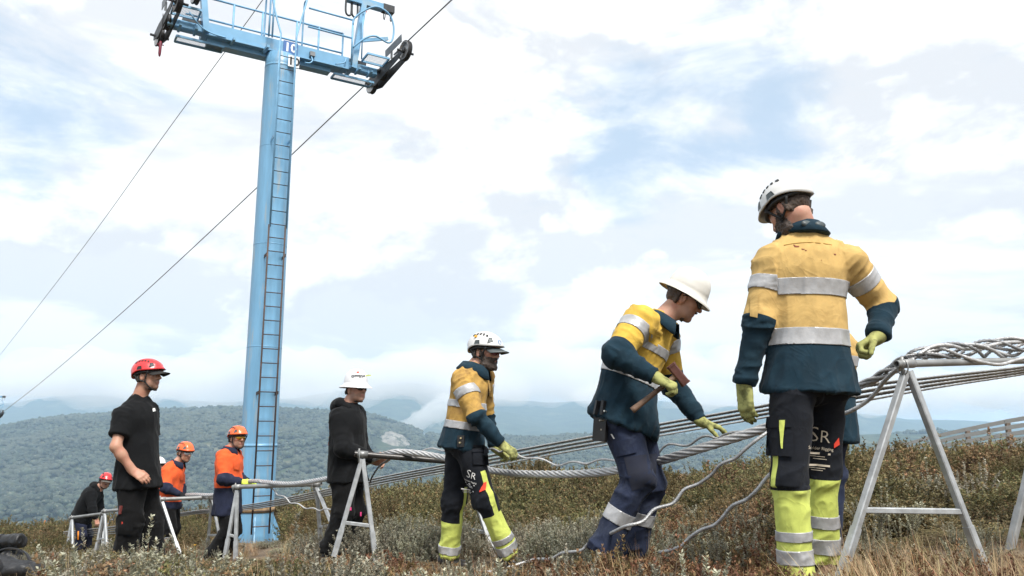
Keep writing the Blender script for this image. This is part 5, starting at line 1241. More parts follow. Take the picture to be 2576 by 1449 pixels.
def orange_after(lens, fr=BLK):
    def fn(e):
        climb_helmet(e['per'], e['H'], ORSH, clips=GREYP); glasses(e['per'], e['H'], lens, fr)
        x = 587 if lens is AMBER else 452; y = 1162 if lens is AMBER else 1192; q = 1 if lens is AMBER else .85
        draped(e, 'S', 'chest_pocket', [(x, y), (x+14*q, y), (x+14*q, y+20*q), (x, y+18*q)], ORANGE, e['shirt'], .012)
    return fn
OB = {1: [(-2, .42, 1), (.42, 3, 0)], 2: [(-2, .80, 0), (.80, 3, 1)], 3: [(-2, -.2, 0), (-.2, 3, 1)], 4: [(-2, .80, 0), (.80, 3, 1)], 5: [(-2, -.2, 0), (-.2, 3, 1)]}
P_ORB = dict(id='orb', Y=10.7, label='worker in orange helmet, mirrored sunglasses and orange shirt beside the tower', look=(48, 2, 0), hk=1.05, skin=SKIN2, hair=HAIR_D, stub=.75, build=1.16, hem=.16,
    J=dict(head=(598, 1102), neck=(578, 1130), SR=(562, 1152, -.12), SL=(592, 1148, .22), ER=(563, 1206, -.22), EL=(600, 1202, .22), WR=(610, 1213, -.14), WL=(622, 1212, .16), HR=(566, 1262, -.08), HL=(578, 1262, .10), KR=(574, 1336, -.10), KL=(590, 1334, .10), AR=(530, 1398, -.06), AL=(562, 1396, .16)),
    top='shirt', tmats=[ORANGE, NAVY2], bands=OB, trousers=[BLACKT], tbuild=1.15, ankle_r=.078, boots=BLKL, seed=37, collar=NAVY2, toeR=80, toeL=70,
    handR=dict(dir=(.95, -.05, 0), palm=(-.1, .7, -.6), curl=.6, mat=GLOVE_L), handL=dict(dir=(.95, -.1, -.2), palm=(-.1, -.7, -.5), curl=.6, mat=GLOVE_L), after=orange_after(AMBER))
P_ORA = dict(id='ora', Y=12.4, label='worker in orange helmet, clear safety glasses and orange shirt, black gloves', look=(56, 14, 0), hk=1.05, skin=SKIN3, hair=HAIR_G, stub=.8, build=1.14, hem=.08, bow=.03,
    J=dict(head=(466, 1138), neck=(445, 1164), SR=(424, 1186, -.12), SL=(447, 1184, .22), ER=(416, 1228, -.26), EL=(455, 1228, .22), WR=(452, 1243, -.16), WL=(462, 1246, .16), HR=(420, 1262, -.08), HL=(432, 1262, .10), KR=(428, 1330, -.08), KL=(438, 1328, .12), AR=(408, 1386, -.04), AL=(418, 1384, .16)),
    top='shirt', tmats=[ORANGE, NAVY2], bands={**OB, 1: [(-2, .16, 1), (.16, 3, 0)]}, trousers=[BLACKT], tbuild=1.15, ankle_r=.078, boots=BLKL, seed=41, collar=NAVY2, toeR=80, toeL=70,
    handR=dict(dir=(.9, -.05, -.3), palm=(-.3, .6, -.7), curl=.6, mat=GLOVE_B), handL=dict(dir=(.9, -.1, -.3), palm=(-.1, -.7, -.5), curl=.6, mat=GLOVE_B), after=orange_after(CLEARL, CLEARL))

def far_after(e):
    climb_helmet(e['per'], e['H'], RED, peak=pm('grey_cap', (.09, .08, .07), .9))
    H = e['H']; m = MB(); m.tube(spline([H.w(q) for q in ((-.018, .098, -.046), (0, .104, -.043), (.018, .098, -.046))], .006), .006, 6); m.put('moustache', HAIR_D, e['per'], True)
    draped(e, 'T', 'tool', [(197, 1336), (200, 1336), (199, 1356), (196, 1356)], pm('orange_plastic', (.85, .28, .03), .5), e['trousers'], .02, 2)
P_FAR = dict(id='far', Y=16.0, label='worker in red helmet and black hoodie leaning over the leftmost trestle', look=(38, 10, -10), hk=1.06, skin=SKIN, hair=HAIR_D, stub=.35, build=1.2, hem=.08, bow=.05,
    J=dict(head=(265, 1210), neck=(248, 1226), SR=(228, 1246, -.16), SL=(246, 1246, .2), ER=(232, 1282, -.2), EL=(252, 1282, .2), WR=(242, 1305, -.16), WL=(262, 1310, .1), HR=(202, 1300, -.08), HL=(212, 1300, .12), KR=(206, 1346, -.08), KL=(220, 1344, .12), AR=(194, 1386, -.04), AL=(218, 1382, .16)),
    top='hoodie', tmats=[BLACKC], trousers=[NAVY2], tbuild=1.18, boots=BLKL, seed=47, toeR=80, toeL=70, handR=dict(dir=(.3, 0, -.9), palm=(-.7, .5, 0), curl=.5), handL=dict(dir=(.5, 0, -.8), palm=(-.7, -.5, 0), curl=.6), after=far_after)
def hid_after(e):
    hel, R = climb_helmet(e['per'], e['H'], WHSH)
P_HID = dict(id='hid', Y=14.2, label='worker mostly hidden behind the man in the black t-shirt, only a white helmet showing', look=(70, 5, 0), hk=1.05, skin=SKIN, hair=HAIR_D, build=.95, hem=.10,
    J=dict(head=(396, 1172), neck=(384, 1192), SR=(366, 1208, -.12), SL=(385, 1208, .2), ER=(362, 1244, -.2), EL=(386, 1244, .2), WR=(384, 1262, -.16), WL=(390, 1262, .1), HR=(370, 1272, -.08), HL=(380, 1272, .12), KR=(372, 1328, -.08), KL=(386, 1328, .12), AR=(364, 1384, -.04), AL=(382, 1382, .16)),
    top='hoodie', tmats=[BLACKC], trousers=[BLACKT], boots=BLKL, seed=53, handR=dict(dir=(.5, 0, -.8), palm=(-.7, .5, 0), curl=.5), handL=dict(dir=(.5, 0, -.8), palm=(-.7, -.5, 0), curl=.6), after=hid_after)
def front_after(e): climb_helmet(e['per'], e['H'], WHSH)
P_FRONT = dict(id='front', Y=4.75, label='worker stooping behind the tall man, only the tail of a navy shirt showing', look=(150, 40, 0), hk=1.0, skin=SKIN, hair=HAIR_D, build=.95, hem=.16, tbuild=.9,
    J=dict(head=(2072, 800), neck=(2075, 838), SL=(2040, 868, .1), SR=(2112, 872, -.05), EL=(2030, 960, .3), ER=(2105, 965, .25), WL=(2045, 1020, .5), WR=(2070, 1030, .5), HL=(2062, 1040, .05), HR=(2098, 1040, -.05), KL=(2056, 1190, .1), KR=(2092, 1190, 0), AL=(2052, 1350, .1), AR=(2090, 1352, 0)),
    top='shirt', tmats=[YEL_A, NAVY], bands=two_tone(.40, .50, (.68, .77), (.3, .5, .9)), trousers=[BLUET], boots=LEATHER, seed=59, toeR=160, toeL=180, handR=dict(dir=(0, .6, -.6), palm=(0, -.5, -.7), curl=.8, mat=GLOVE), handL=dict(dir=(0, .6, -.6), palm=(0, -.5, -.7), curl=.8, mat=GLOVE), after=front_after)
PEOPLE = {sp['id']: person(sp) for sp in (P_BACK, P_HAM, P_BEARD, P_HOOD, P_TEE, P_ORB, P_ORA, P_FAR, P_HID, P_FRONT)}
# ------------------------------------------------------------------ lift towers
BLUE = pm('sky_blue_paint', (.165, .36, .545), .4, var=.07, vscale=2.5, bump=.15, bscale=160, col2=(.27, .39, .48), c2lo=.53, c2hi=.66, c2scale=1.6, bdist=.002)
BLUE_L = pm('worn_blue_paint', (.18, .385, .58), .5, var=.12, vscale=5, bump=.2, bscale=120, col2=(.20, .19, .18), c2lo=.66, c2hi=.72, c2scale=9)
RUST = pm('dark_rusted_steel', (.055, .038, .032), .75, var=.3, vscale=12, bump=.3, bscale=120, col2=(.10, .055, .04), c2lo=.5, c2hi=.65); DKST = pm('dark_steel', (.045, .047, .05), .5, metal=.4, var=.25, bump=.2, bscale=90); GRYST = pm('grey_steel', (.18, .19, .20), .5, metal=.5, var=.2, bump=.2)
RUBBER = pm('rubber_liner', (.022, .022, .024), .7, var=.2); RIMS = pm('bare_rim', (.42, .42, .42), .4, metal=.7, var=.2)
WSIGN = pm('white_sign', (.78, .79, .79), .5, var=.04); BSIGN = pm('blue_sign', (.05, .14, .36), .5, var=.05); SIGNR = pm('red_lettering', (.6, .03, .04), .6)
GALV = pm('galvanised_steel', (.36, .375, .385), .45, metal=.3, var=.18, vscale=14, bump=.12, bscale=60, col2=(.30, .31, .315), c2lo=.5, c2hi=.72, c2scale=9); GALV_D = pm('dull_galvanised_pipe', (.27, .275, .27), .5, metal=.5, var=.2, vscale=12, bump=.12, col2=(.13, .12, .11), c2lo=.56, c2hi=.75, c2scale=7)
ROPEST = pm('steel_wire', (.47, .472, .475), .42, metal=.4, var=.2, vscale=40, bump=.3, bscale=300); ROPEDK = pm('dull_steel_wire', (.27, .275, .285), .45, metal=.4, var=.25, vscale=40, bump=.3, bscale=300)
V3 = lambda *a: Vector(a)
BC = V3(-5.457, 17.5, 0); BD = V3(.856, .517, 0).normalized(); BN = V3(BD.y, -BD.x, 0); ZB = 8.98; GT = gzf(BC.x, BC.y)-.10
DL = (at(2, 1043, 80)-V3(-3.3, 18.8, 9.0)).normalized()*-1; DA = V3(-DL.y, DL.x, 0).normalized()*-1
def TP(s, n=0.0, z=0.0): return BC+BD*s+BN*n+V3(0, 0, z)
def wheel(c, ax, r, parent, liner=True):
    w = MB(); w.disc(c, ax, r, .11, 28, [(.30, -.3), (.62, -.18), (.80, -.22), (.83, -.5), (.90, -.5), (.90, .5), (.83, .5), (.80, .22), (.62, .18), (.30, .3)]); o = w.put('sheave', RIMS, parent, True)
    w = MB(); w.disc(c, ax, r, .11, 28, [(.90, -.48), (.99, -.48), (1.0, -.30), (.93, -.08), (.93, .08), (1.0, .30), (.99, .48), (.90, .48)]); w.put('rubber_liner', RUBBER, o, True)
    w = MB(); w.disc(c, ax, r*.3, .12, 14); w.disc(c, ax, r*.13, .18, 8); w.put('hub', DKST, o); return o
def grating(a, b, c, parent, bars=9, name='step'):
    """framed panel of expanded metal spanned by corner a and edges to b and c"""
    a, b, c = Vector(a), Vector(b), Vector(c); e1, e2 = b-a, c-a; fr = MB(); n = e1.cross(e2).normalized()
    for p, q in ((a, b), (a+e2, b+e2), (a, a+e2), (b, b+e2)): fr.beam(p, q, .035, .05, n)
    st = fr.put(name, BLUE_L, parent); m = MB(); k = int(e1.length/.045)
    for r in range(int(e2.length/.04)):
        y0 = r*.04/e2.length
        pts = [a+e1*(i/(2*k))+e2*(y0+(.02/e2.length if (i+r) % 2 else 0)) for i in range(2*k+1)]
        m.tube([p for p in pts if True], .004, 4)
    m.put('mesh', GRYST, st); return st
def build_tower():
    t = empty('lift_tower', (BC.x, BC.y, GT), 'pale blue steel lift tower numbered ten with ladder and crossarm', 'tower', 'lift towers on the line')
    # column with weld rings
    zs = [GT+.05, GT+.75, GT+.76, -.26, -.222, -.218, -.198, -.194, -.15, 4.0, ZB-.56, ZB-.522, ZB-.518, ZB-.502, ZB-.498, ZB-.46, ZB-.20]; rs = [.385, .385, .384, .380, .380, .386, .386, .380, .380, .366, .353, .353, .357, .357, .352, .352, .352]; n = 40; V = []
    for z, r in zip(zs, rs):
        for i in range(n): a = 2*math.pi*i/n; V.append((BC.x+r*math.cos(a), BC.y+r*math.sin(a), z))
    put('column', V, grid_faces(len(zs), n)+[tuple(range((len(zs)-1)*n, len(zs)*n))], pm('streaked_blue_paint', (.165, .36, .545), .42, var=.10, vscale=1.6, bump=.2, bscale=30, col2=(.30, .375, .42), c2lo=.54, c2hi=.68, c2scale=1.1, bdist=.003, stretch=(5, 5, .55)), t)
    for z in (1.9, 4.2, 6.5):
        m = MB(); r = .380-.028*(z+.2)/8.7; m.disc((BC.x, BC.y, z), (0, 0, 1), r+.004, .022, 40, [(.985, -.5), (1, -.25), (1, .25), (.985, .5)]); m.put('weld_seam', BLUE, t, True)
    m = MB(); m.disc((BC.x, BC.y, GT+.02), (0, 0, 1), .66, .06, 8); m.put('base_plate', BLUE, t)
    for i in range(8):
        a = i*math.pi/4+.32; d = V3(math.cos(a), math.sin(a), 0); s = V3(-d.y, d.x, 0); z0 = V3(0, 0, GT+.05)
        p = [BC+d*.37+z0, BC+d*.62+z0, BC+d*.62+z0+V3(0, 0, .07), BC+d*.385+z0+V3(0, 0, .62), BC+d*.37+z0+V3(0, 0, .62)]; m = MB(); m.add([q+s*.012 for q in p]+[q-s*.012 for q in p], [(0, 1, 2, 3, 4), (9, 8, 7, 6, 5)]+[(i_, i_+5, (i_+1) % 5+5, (i_+1) % 5) for i_ in range(5)]); m.put('gusset', BLUE, t)
        m = MB(); m.disc(BC+d*.52+V3(0, 0, GT+.075)+s*.09, (0, 0, 1), .028, .06, 6); m.put('bolt', GRYST, t)
    m = MB(); m.disc((BC.x, BC.y, GT+.80), (0, 0, 1), .40, .10, 36, [(.95, -.5), (1, -.5), (1, .5), (.95, .5)]); m.put('wooden_collar', pm('weathered_wood', (.30, .20, .11), .9, var=.25, vscale=10), t, True)
    # ladder
    lad = empty('ladder', (0, 0, 0)); lad.parent = t
    L0, L1 = GT+.35, ZB-.1; ln = .60; hw = .178
    for s in (-hw, hw):
        m = MB(); m.tube([TP(s-.02, ln, L0), TP(s-.02, ln, 4.55)], .019, 8); m.put('rail', RUST, lad, True)
        m = MB(); top = [TP(s, ln, 4.5), TP(s, ln, ZB+.10), TP(s*1.6, ln-.10, ZB+.55), TP(s*2.4, ln-.18, ZB+1.18), TP(s*2.5, ln-.30, ZB+1.24), TP(s*2.5, ln-.45, ZB+1.16), TP(s*2.5, ln-.48, ZB+.15)]
        m.tube([top[0], top[1]]+list(map(Vector, spline(top[1:], .05))), .021, 8); m.put('rail', BLUE_L, lad, True)
    nr = int((L1-L0)/.305)
    for i in range(nr):
        z = L0+.15+i*.305; m = MB(); m.tube([TP(-hw, ln, z), TP(hw, ln, z)], .011, 6); m.put('rung', RUST if z < 4.6 else DKST, lad, True)
    for z in (.9, 3.9, 6.6):
        for s in (-hw, hw): m = MB(); m.beam(TP(s*1.1, ln, z), TP(s*1.1, .30, z-.02), .012, .07); m.put('bracket', RUST if z < 4.5 else BLUE, lad)
    # crossarm
    arm = MB(); arm.beam(TP(-1.72, 0, ZB), TP(1.62, 0, ZB), .30, .30); arm.put('crossarm', BLUE, t)
    fl = MB(); fl.beam(TP(-1.70, 0, ZB-.165), TP(1.55, 0, ZB-.165), .40, .025); fl.beam(TP(-1.66, -.1, ZB-.23), TP(-.30, -.1, ZB-.23), .26, .11); fl.beam(TP(.32, -.1, ZB-.23), TP(1.2, -.1, ZB-.23), .24, .10); fl.put('bottom_flange', BLUE, t)
    for s0, s1 in ((-2.52, -1.70), (1.60, 2.36)):
        m = MB(); m.beam(TP(s0, 0, ZB-.02), TP(s1, 0, ZB-.02), .22, .20, bev=.03); eb = m.put('end_beam', BLUE, t)
        for q in (.3, .7): m = MB(); m.beam(TP(s0+(s1-s0)*q, .0, ZB-.17), TP(s0+(s1-s0)*q, .38, ZB-.17), .05, .04); m.beam(TP(s0+(s1-s0)*q, .115, ZB-.15), TP(s0+(s1-s0)*q, .115, ZB+.05), .03, .02, BN); m.put('clamp', BLUE_L, eb)
        m = MB(); m.beam(TP(s0+(s1-s0)*.5-.1*(1 if s0 < 0 else -1), 0, ZB+.13), TP(s0+(s1-s0)*.5+.4*(1 if s0 < 0 else -1), 0, ZB+.13), .16, .09); m.put('packing_block', DKST, eb)
    m = MB(); m.beam(TP(-1.15, .0, ZB-.2), TP(-1.15, .42, ZB-.22), .05, .06); m.put('outrigger', BLUE_L, t); m = MB(); m.beam(TP(-.42, .05, ZB-.2), TP(-.42, .5, ZB-.24), .06, .06); m.put('outrigger', BLUE_L, t)
    # number signs
    m = MB(); m.beam(TP(.0, .163, ZB+.02), TP(.34, .163, ZB+.02), .012, .30); sg = m.put('number_sign', BSIGN, t)
    decal_text('numeral', '10', .30, WSIGN, sg, TP(.17, .172, ZB+.01), BD, (0, 0, 1), BN, None, None, 0, .03)
    m = MB(); m.beam(TP(.07, .40, ZB-.42), TP(.33, .40, ZB-.42), .008, .28); sg = m.put('number_sign', WSIGN, t); decal_text('numeral', '10', .27, BLKP, sg, TP(.20, .408, ZB-.43), BD, (0, 0, 1), BN, None, None, 0, .03)
    # control box by the ladder and loose conduit
    m = MB(); m.beam(TP(.62, .20, ZB-.03), TP(.74, .20, ZB-.03), .10, .12, bev=.01); m.put('junction_box', GRYST, t)
    for p in ([TP(.66, .22, ZB-.1), TP(.68, .25, ZB-.22), TP(.60, .26, ZB-.30), TP(.50, .24, ZB-.30)], [TP(-2.1, .2, ZB+.25), TP(-1.85, .26, ZB-.05), TP(-1.6, .24, ZB-.14), TP(-1.3, .2, ZB-.14)], [TP(1.52, .2, ZB+.1), TP(1.46, .24, ZB-.06), TP(1.25, .2, ZB-.13)]): m = MB(); m.tube(list(map(Vector, spline(p, .05))), .016, 7); m.put('conduit', BLUE_L, t, True)
    # hand rails along the back of the crossarm
    hr = empty('handrail', (0, 0, 0)); hr.parent = t; nb = -.42
    for s in (-1.75, -1.05, -.38, .45, 1.0, 1.62): m = MB(); m.tube([TP(s, nb, ZB-.1), TP(s, nb, ZB+1.05)], .024, 7); m.put('post', BLUE_L, hr, True)
    for z in (.52, 1.05): m = MB(); m.tube([TP(-2.1, nb, ZB+z), TP(1.62, nb, ZB+z)], .024, 7); m.put('top_rail' if z > 1 else 'mid_rail', BLUE_L, hr, True)
    for s in (-.22, -.30): m = MB(); m.tube([TP(s-.08, .30, ZB+.1), TP(s-.08, .30, ZB+1.2)], .022, 7); m.put('post', BLUE_L, hr, True)
    m = MB(); m.tube([TP(-.30, .30, ZB+1.2), TP(-1.2, .30, ZB+1.22)], .024, 7); m.put('top_rail', BLUE_L, hr, True)
    for z in (.60, 1.08): m = MB(); m.tube([TP(.52, .30, ZB+z), TP(1.62, .30, ZB+z)], .024, 7); m.put('top_rail' if z > 1 else 'mid_rail', BLUE_L, hr, True)
    m = MB(); m.tube([TP(1.62, .30, ZB-.1), TP(1.62, .30, ZB+1.08)], .024, 7); m.tube([TP(1.86, .34, ZB+.1), TP(1.86, .34, ZB+1.3)], .018, 7); m.put('post', BLUE_L, hr, True)
    hoop = [TP(1.62, .30, ZB+.95), TP(1.66, .32, ZB+1.15), TP(1.90, .42, ZB+1.38), TP(2.15, .5, ZB+1.50), TP(2.45, .52, ZB+1.40), TP(2.60, .5, ZB+1.15), TP(2.60, .5, ZB+.80), TP(2.48, .5, ZB+.62), TP(2.15, .48, ZB+.72), TP(1.9, .40, ZB+.62), TP(1.63, .30, ZB+.35)]
    m = MB(); m.tube(list(map(Vector, spline(hoop, .05))), .024, 7); m.put('end_hoop', BLUE_L, hr, True)
    # lifting frames over both ends
    for sg_, nm in ((1, 'right'), (-1, 'left')):
        a = TP(sg_*1.72, .16, ZB-.12); top = TP(sg_*1.95, .10, ZB+1.75); g = MB(); g.beam(a, top, .16, .13, BD); fr = g.put('lifting_frame', BLUE, t)
        g = MB(); g.beam(a+V3(0, 0, .1), a+V3(0, 0, .1)-BN*.5, .10, .14); g.put('foot_beam', BLUE, fr)
        g = MB(); g.beam(top-BD*.45*sg_, top+BD*.50*sg_, .16, .17); g.put('head_beam', BLUE, fr); g = MB(); g.beam(top+BD*.50*sg_, top+BD*.80*sg_, .18, .19); hd = g.put('end_cap', DKST, fr)
        for q in (.56, .74): g = MB(); c = top+BD*q*sg_-V3(0, 0, .09); g.tube([c-BN*.06, c-BN*.05-V3(0, 0, .16), c-V3(0, 0, .22), c+BN*.05-V3(0, 0, .16), c+BN*.06], .012, 6); g.put('eye_bolt', DKST, hd, True)
        g = MB(); c = top-BD*.38*sg_-V3(0, 0, .1)
        for q in (-.08, .08): g.tube(list(map(Vector, spline([c+BD*q+V3(0, 0, .1), c+BD*q-V3(0, 0, .25), c+BD*(q+.05)-V3(0, 0, .36), c+BD*(q+.14)-V3(0, 0, .30), c+BD*(q+.14)+V3(0, 0, .1)], .04))), .025, 7)
        g.put('rope_catcher', DKST, fr, True)
        if sg_ > 0:
            m = MB(); o = top-V3(0, 0, .28)+BN*.075; m.beam(o-BD*.07, o+BD*.07, .008, .07, (0, 0, 1)); st = m.put('warning_sticker', WSIGN, fr); decal_text('lettering', 'STOP', .055, SIGNR, st, o+BN*.008, BD, (0, 0, 1), BN, None, None, 0, .03)
        g = MB(); g.beam(a+V3(0, 0, .75)+BD*.05*sg_, a+V3(0, 0, 1.15)+BD*.95*sg_-BN*.2, .06, .08); g.put('brace', BLUE, fr)
        e = TP(sg_*1.92, .20, ZB+.12); grating(e, e+BD*.55*sg_, e+BN*.42+V3(0, 0, .02), t)
        e = TP(sg_*1.30, -.25, ZB-.30); grating(e, e+BD*1.0*sg_, e+BN*.30, t, name='walkway')
    # sheave trains
    for c, s0, s1, nm in ((V3(-3.28, 18.80, 9.02), -.52, 1.15, 'r'), (V3(-7.62, 16.22, 9.02), -.58, .80, 'l')):
        tr = empty('sheave_train', (0, 0, 0)); tr.parent = t
        wheel(c+DL*s0-V3(0, 0, .10), DA, .23, tr); wheel(c+DL*s1+V3(0, 0, .03), DA, .25, tr)
        if nm == 'l': wheel(c+DL*(s1+.1)+V3(0, 0, .28)-DA*.34, DA, .25, tr)
        wheel(c+DL*(s0+.55)-V3(0, 0, .02), DA, .19, tr)
        for q in (-.10, .10):
            m = MB(); p = [(s0-.08, -.18), (s0+.35, -.30), (s1-.15, -.13), (s1+.08, -.02), (s1+.06, .06), (s1-.3, .02), (s0+.3, .02), (s0-.08, -.04)]
            P = [c+DL*u+V3(0, 0, w)+DA*q for u, w in p]; n_ = len(p); m.add([v+DA*.008 for v in P]+[v-DA*.008 for v in P], [tuple(range(n_)), tuple(range(n_, 2*n_))[::-1]]+[(i, i+n_, (i+1) % n_+n_, (i+1) % n_) for i in range(n_)]); m.put('side_plate', DKST, tr)
        m = MB(); m.beam(c+DL*(s1-.75)+V3(0, 0, .26)+DA*.14, c+DL*(s1+.05)+V3(0, 0, .30)+DA*.14, .012, .20, (0, 0, 1)); m.beam(c+DL*(s1-.45)+V3(0, 0, .0)+DA*.13, c+DL*(s1-.45)+V3(0, 0, .2)+DA*.13, .05, .02, DL); m.put('cable_guard', GRYST, tr)
        m = MB(); m.tube([c+DL*s1+DA*.22, c+DL*s1-DA*.22], .03, 8); m.tube([c+DL*s0+DA*.2-V3(0, 0, .1), c+DL*s0-DA*.2-V3(0, 0, .1)], .03, 8); m.tube([c+DL*.1, TP(2.2 if nm == 'r' else -2.4, 0, ZB)], .06, 8); m.put('axle', DKST, tr, True)
    c = TP(-2.62, .12, ZB-.05); m = MB(); m.tube([c+V3(0, 0, .15), c+V3(.01, 0, -.2), c+V3(-.02, 0, -.42), c+V3(0, 0, -.5)], .008, 5); o = m.put('hanging_cord', STRAP, t, True)
    m = MB(); q = c+V3(0, 0, -.68); m.disc(q, (0, 0, 1), .035, .36, 10, [(0, -.5), (.5, -.48), (.9, -.3), (1, .35), (.5, .5), (0, .5)]); m.tube([q+BD*-.07+V3(0, 0, .1), q+BD*.07+V3(0, 0, .1)], .012, 6); m.put('red_grip', pm('dark_red_plastic', (.16, .012, .03), .5), o, True)
    return t
def copy_tree(o, parent=None):
    c = o.copy(); COL.objects.link(c); c.parent = parent
    for ch in list(o.children): copy_tree(ch, c)
    return c
TOWER = build_tower()
FAR = copy_tree(TOWER); FAR.location = TOWER.location+(at(3, 1042, 80)-V3(-3.28, 18.80, 9.02)); FAR['label'] = 'blue crossarm end of a far lift tower at the left edge'

# ------------------------------------------------------------------ trestles
def trestle(label, A, fa, B, fb, r=.024, lw=.05, over=.07, bar=GALV_D, hollow=True):
    """saw-horse of galvanised tube: a pipe across two A-frames; each leg has a stouter foot sleeve"""
    A, B = Vector(A), Vector(B); fa = [Vector(x) for x in fa]; fb = [Vector(x) for x in fb]; d = (B-A).normalized()
    g = (fa[0]+fa[1]+fb[0]+fb[1])/4; t = empty('trestle', (g.x, g.y, gzf(g.x, g.y)), label, 'trestle', 'galvanised trestles under the cable')
    m = MB(); m.tube([A-d*over, B+d*over], r, 14, False)
    V, F = tube([B+d*over, A-d*over], r*.78, 14, False); m.add(V, F); 
    for e, s in ((A-d*over, 1), (B+d*over, -1)):
        x = d.orthogonal().normalized(); y = d.cross(x); R_ = [e+(x*math.cos(q)+y*math.sin(q))*r for q in np.linspace(0, 6.2832, 15)[:-1]]; I_ = [e+(x*math.cos(q)+y*math.sin(q))*r*.78 for q in np.linspace(0, 6.2832, 15)[:-1]]
        m.add(R_+I_, [(i, (i+1) % 14, 14+(i+1) % 14, 14+i) for i in range(14)])
    m.put('top_bar', bar, t, True)
    for P, ft in ((A, fa), (B, fb)):
        m = MB(); m.tube([P-d*.045, P+d*.045], r*1.22, 14); cl = m.put('clamp_sleeve', GALV_D, t, True)
        m = MB(); q = P-d*.03; ring = [q+(V3(0, 0, 1)*math.cos(a)+d.cross(V3(0, 0, 1)).normalized()*math.sin(a)*.8)*r*2.1-V3(0, 0, r*.9) for a in np.linspace(0, 6.2832, 19)]; m.tube(ring, .0035, 5, False); m.tube([q+V3(0, 0, r*1.9), q-V3(0, 0, r*2.8)], .008, 7); m.put('locking_pin', GALV_D, cl, True)
        mid = []
        for i, f in enumerate(ft):
            top = P-V3(0, 0, r*.9)+(f-P)*.02; foot = f+(f-P).normalized()*.0; ax = (foot-top).normalized()
            side = d
            m = MB(); m.beam(top, foot-ax*.02, lw, lw, (d+V3(.3, .1, 0)).normalized(), bev=.004); leg = m.put('leg', GALV, t)
            L = (foot-top).length; m = MB(); m.beam(foot-ax*min(.26, L*.28), foot, lw*1.22, lw*1.22, (d+V3(.3, .1, 0)).normalized(), bev=.005); m.put('foot_sleeve', GALV, leg)
            mid.append(top+(foot-top)*.66)
        m = MB(); m.beam(mid[0], mid[1], lw*.8, lw*.8, (0, 0, 1), bev=.004); m.put('brace', GALV, t)
    return t
trestle('nearest galvanised trestle at the right edge, spliced cable on its bar', at(2281, 915, 3.55), [at(2106, 1478, 3.45), at(2494, 1478, 3.55)], at(2650, 905, 4.08), [at(2536, 1402, 4.2), at(2790, 1420, 4.1)], r=.0165, lw=.031)
trestle('galvanised trestle in front of the worker in the black hoodie', at(912, 1143, 7.2), [at(840, 1400, 7.1), at(946, 1412, 7.15)], at(1170, 1164, 7.45), [at(1142, 1404, 7.7), at(1252, 1430, 7.2)], r=.026, lw=.038, bar=pm('dark_pipe', (.055, .052, .05), .35, metal=.5, var=.3))
trestle('galvanised trestle in front of the worker with mirrored sunglasses', at(597, 1225, 10.2), [at(565, 1404, 10.1), at(592, 1412, 10.1)], at(796, 1218, 9.75), [at(808, 1376, 9.9), at(856, 1372, 9.5)], r=.026, lw=.038)
trestle('galvanised trestle in front of the worker with clear glasses', at(408, 1256, 11.6), [at(386, 1400, 11.9), at(456, 1404, 11.4)], at(534, 1251, 12.0), [at(520, 1392, 12.3), at(560, 1392, 11.9)], r=.026, lw=.038)
trestle('leftmost galvanised trestle beside the leaning worker', at(182, 1302, 15.4), [at(165, 1392, 15.3), at(183, 1390, 15.1)], at(259, 1292, 15.0), [at(240, 1390, 14.9), at(259, 1396, 14.7)], r=.026, lw=.038)
trestle('galvanised trestle just behind the man in the black t-shirt', at(264, 1286, 14.3), [at(246, 1388, 14.6), at(270, 1392, 14.0)], at(345, 1279, 13.9), [at(330, 1388, 14.1), at(356, 1390, 13.6)], r=.026, lw=.038)

# ------------------------------------------------------------------ snow fence, stakes, bags
def build_fence():
    WOOD = pm('silvered_timber', (.50, .47, .43), .9, var=.15, vscale=3, stretch=(3, .4, 8), bump=.3, bscale=40, col2=(.34, .31, .28), c2lo=.5, c2hi=.7, c2scale=3); PW = pm('weathered_post', (.16, .125, .10), .9, var=.25, vscale=10, bump=.4)
    ys = [29.2+2.95*i for i in range(7)]; x0 = 19.75
    ztop = lambda y: .65-.09*(y-32)-.003*(y-32)**2
    f = empty('snow_fence', (x0, ys[0], gzf(x0, ys[0])), 'grey timber snow fence of horizontal boards above the heath at right', 'fence')
    for i, y in enumerate(ys):
        m = MB(); m.beam((x0, y, gzf(x0, y)-.3), (x0+random.uniform(-.03, .03), y, ztop(y)-.02), .16, .14, (0, 1, 0)); p = m.put('post', PW, f)
        for q in range(5):
            z = ztop(y)-.09-.25*q; m = MB(); m.disc((x0-.125, y, z), (1, 0, 0), .012, .02, 6); m.put('bolt', DKST, p)
            if i+1 < len(ys):
                y2 = ys[i+1]; z2 = ztop(y2)-.09-.25*q; m = MB(); m.beam((x0-.105, y+.012, z+random.uniform(-.008, .008)), (x0-.105, y2-.012, z2+random.uniform(-.008, .008)), .036, .155, (0, 0, 1)); m.put('board', WOOD, f)
build_fence()
def ghit(px, py):
    lo, hi = .8, 60.0
    for _ in range(50):
        m = (lo+hi)/2; p = at(px, py, m)
        if p.z > gzf(p.x, p.y): lo = m
        else: hi = m
    return at(px, py, (lo+hi)/2)
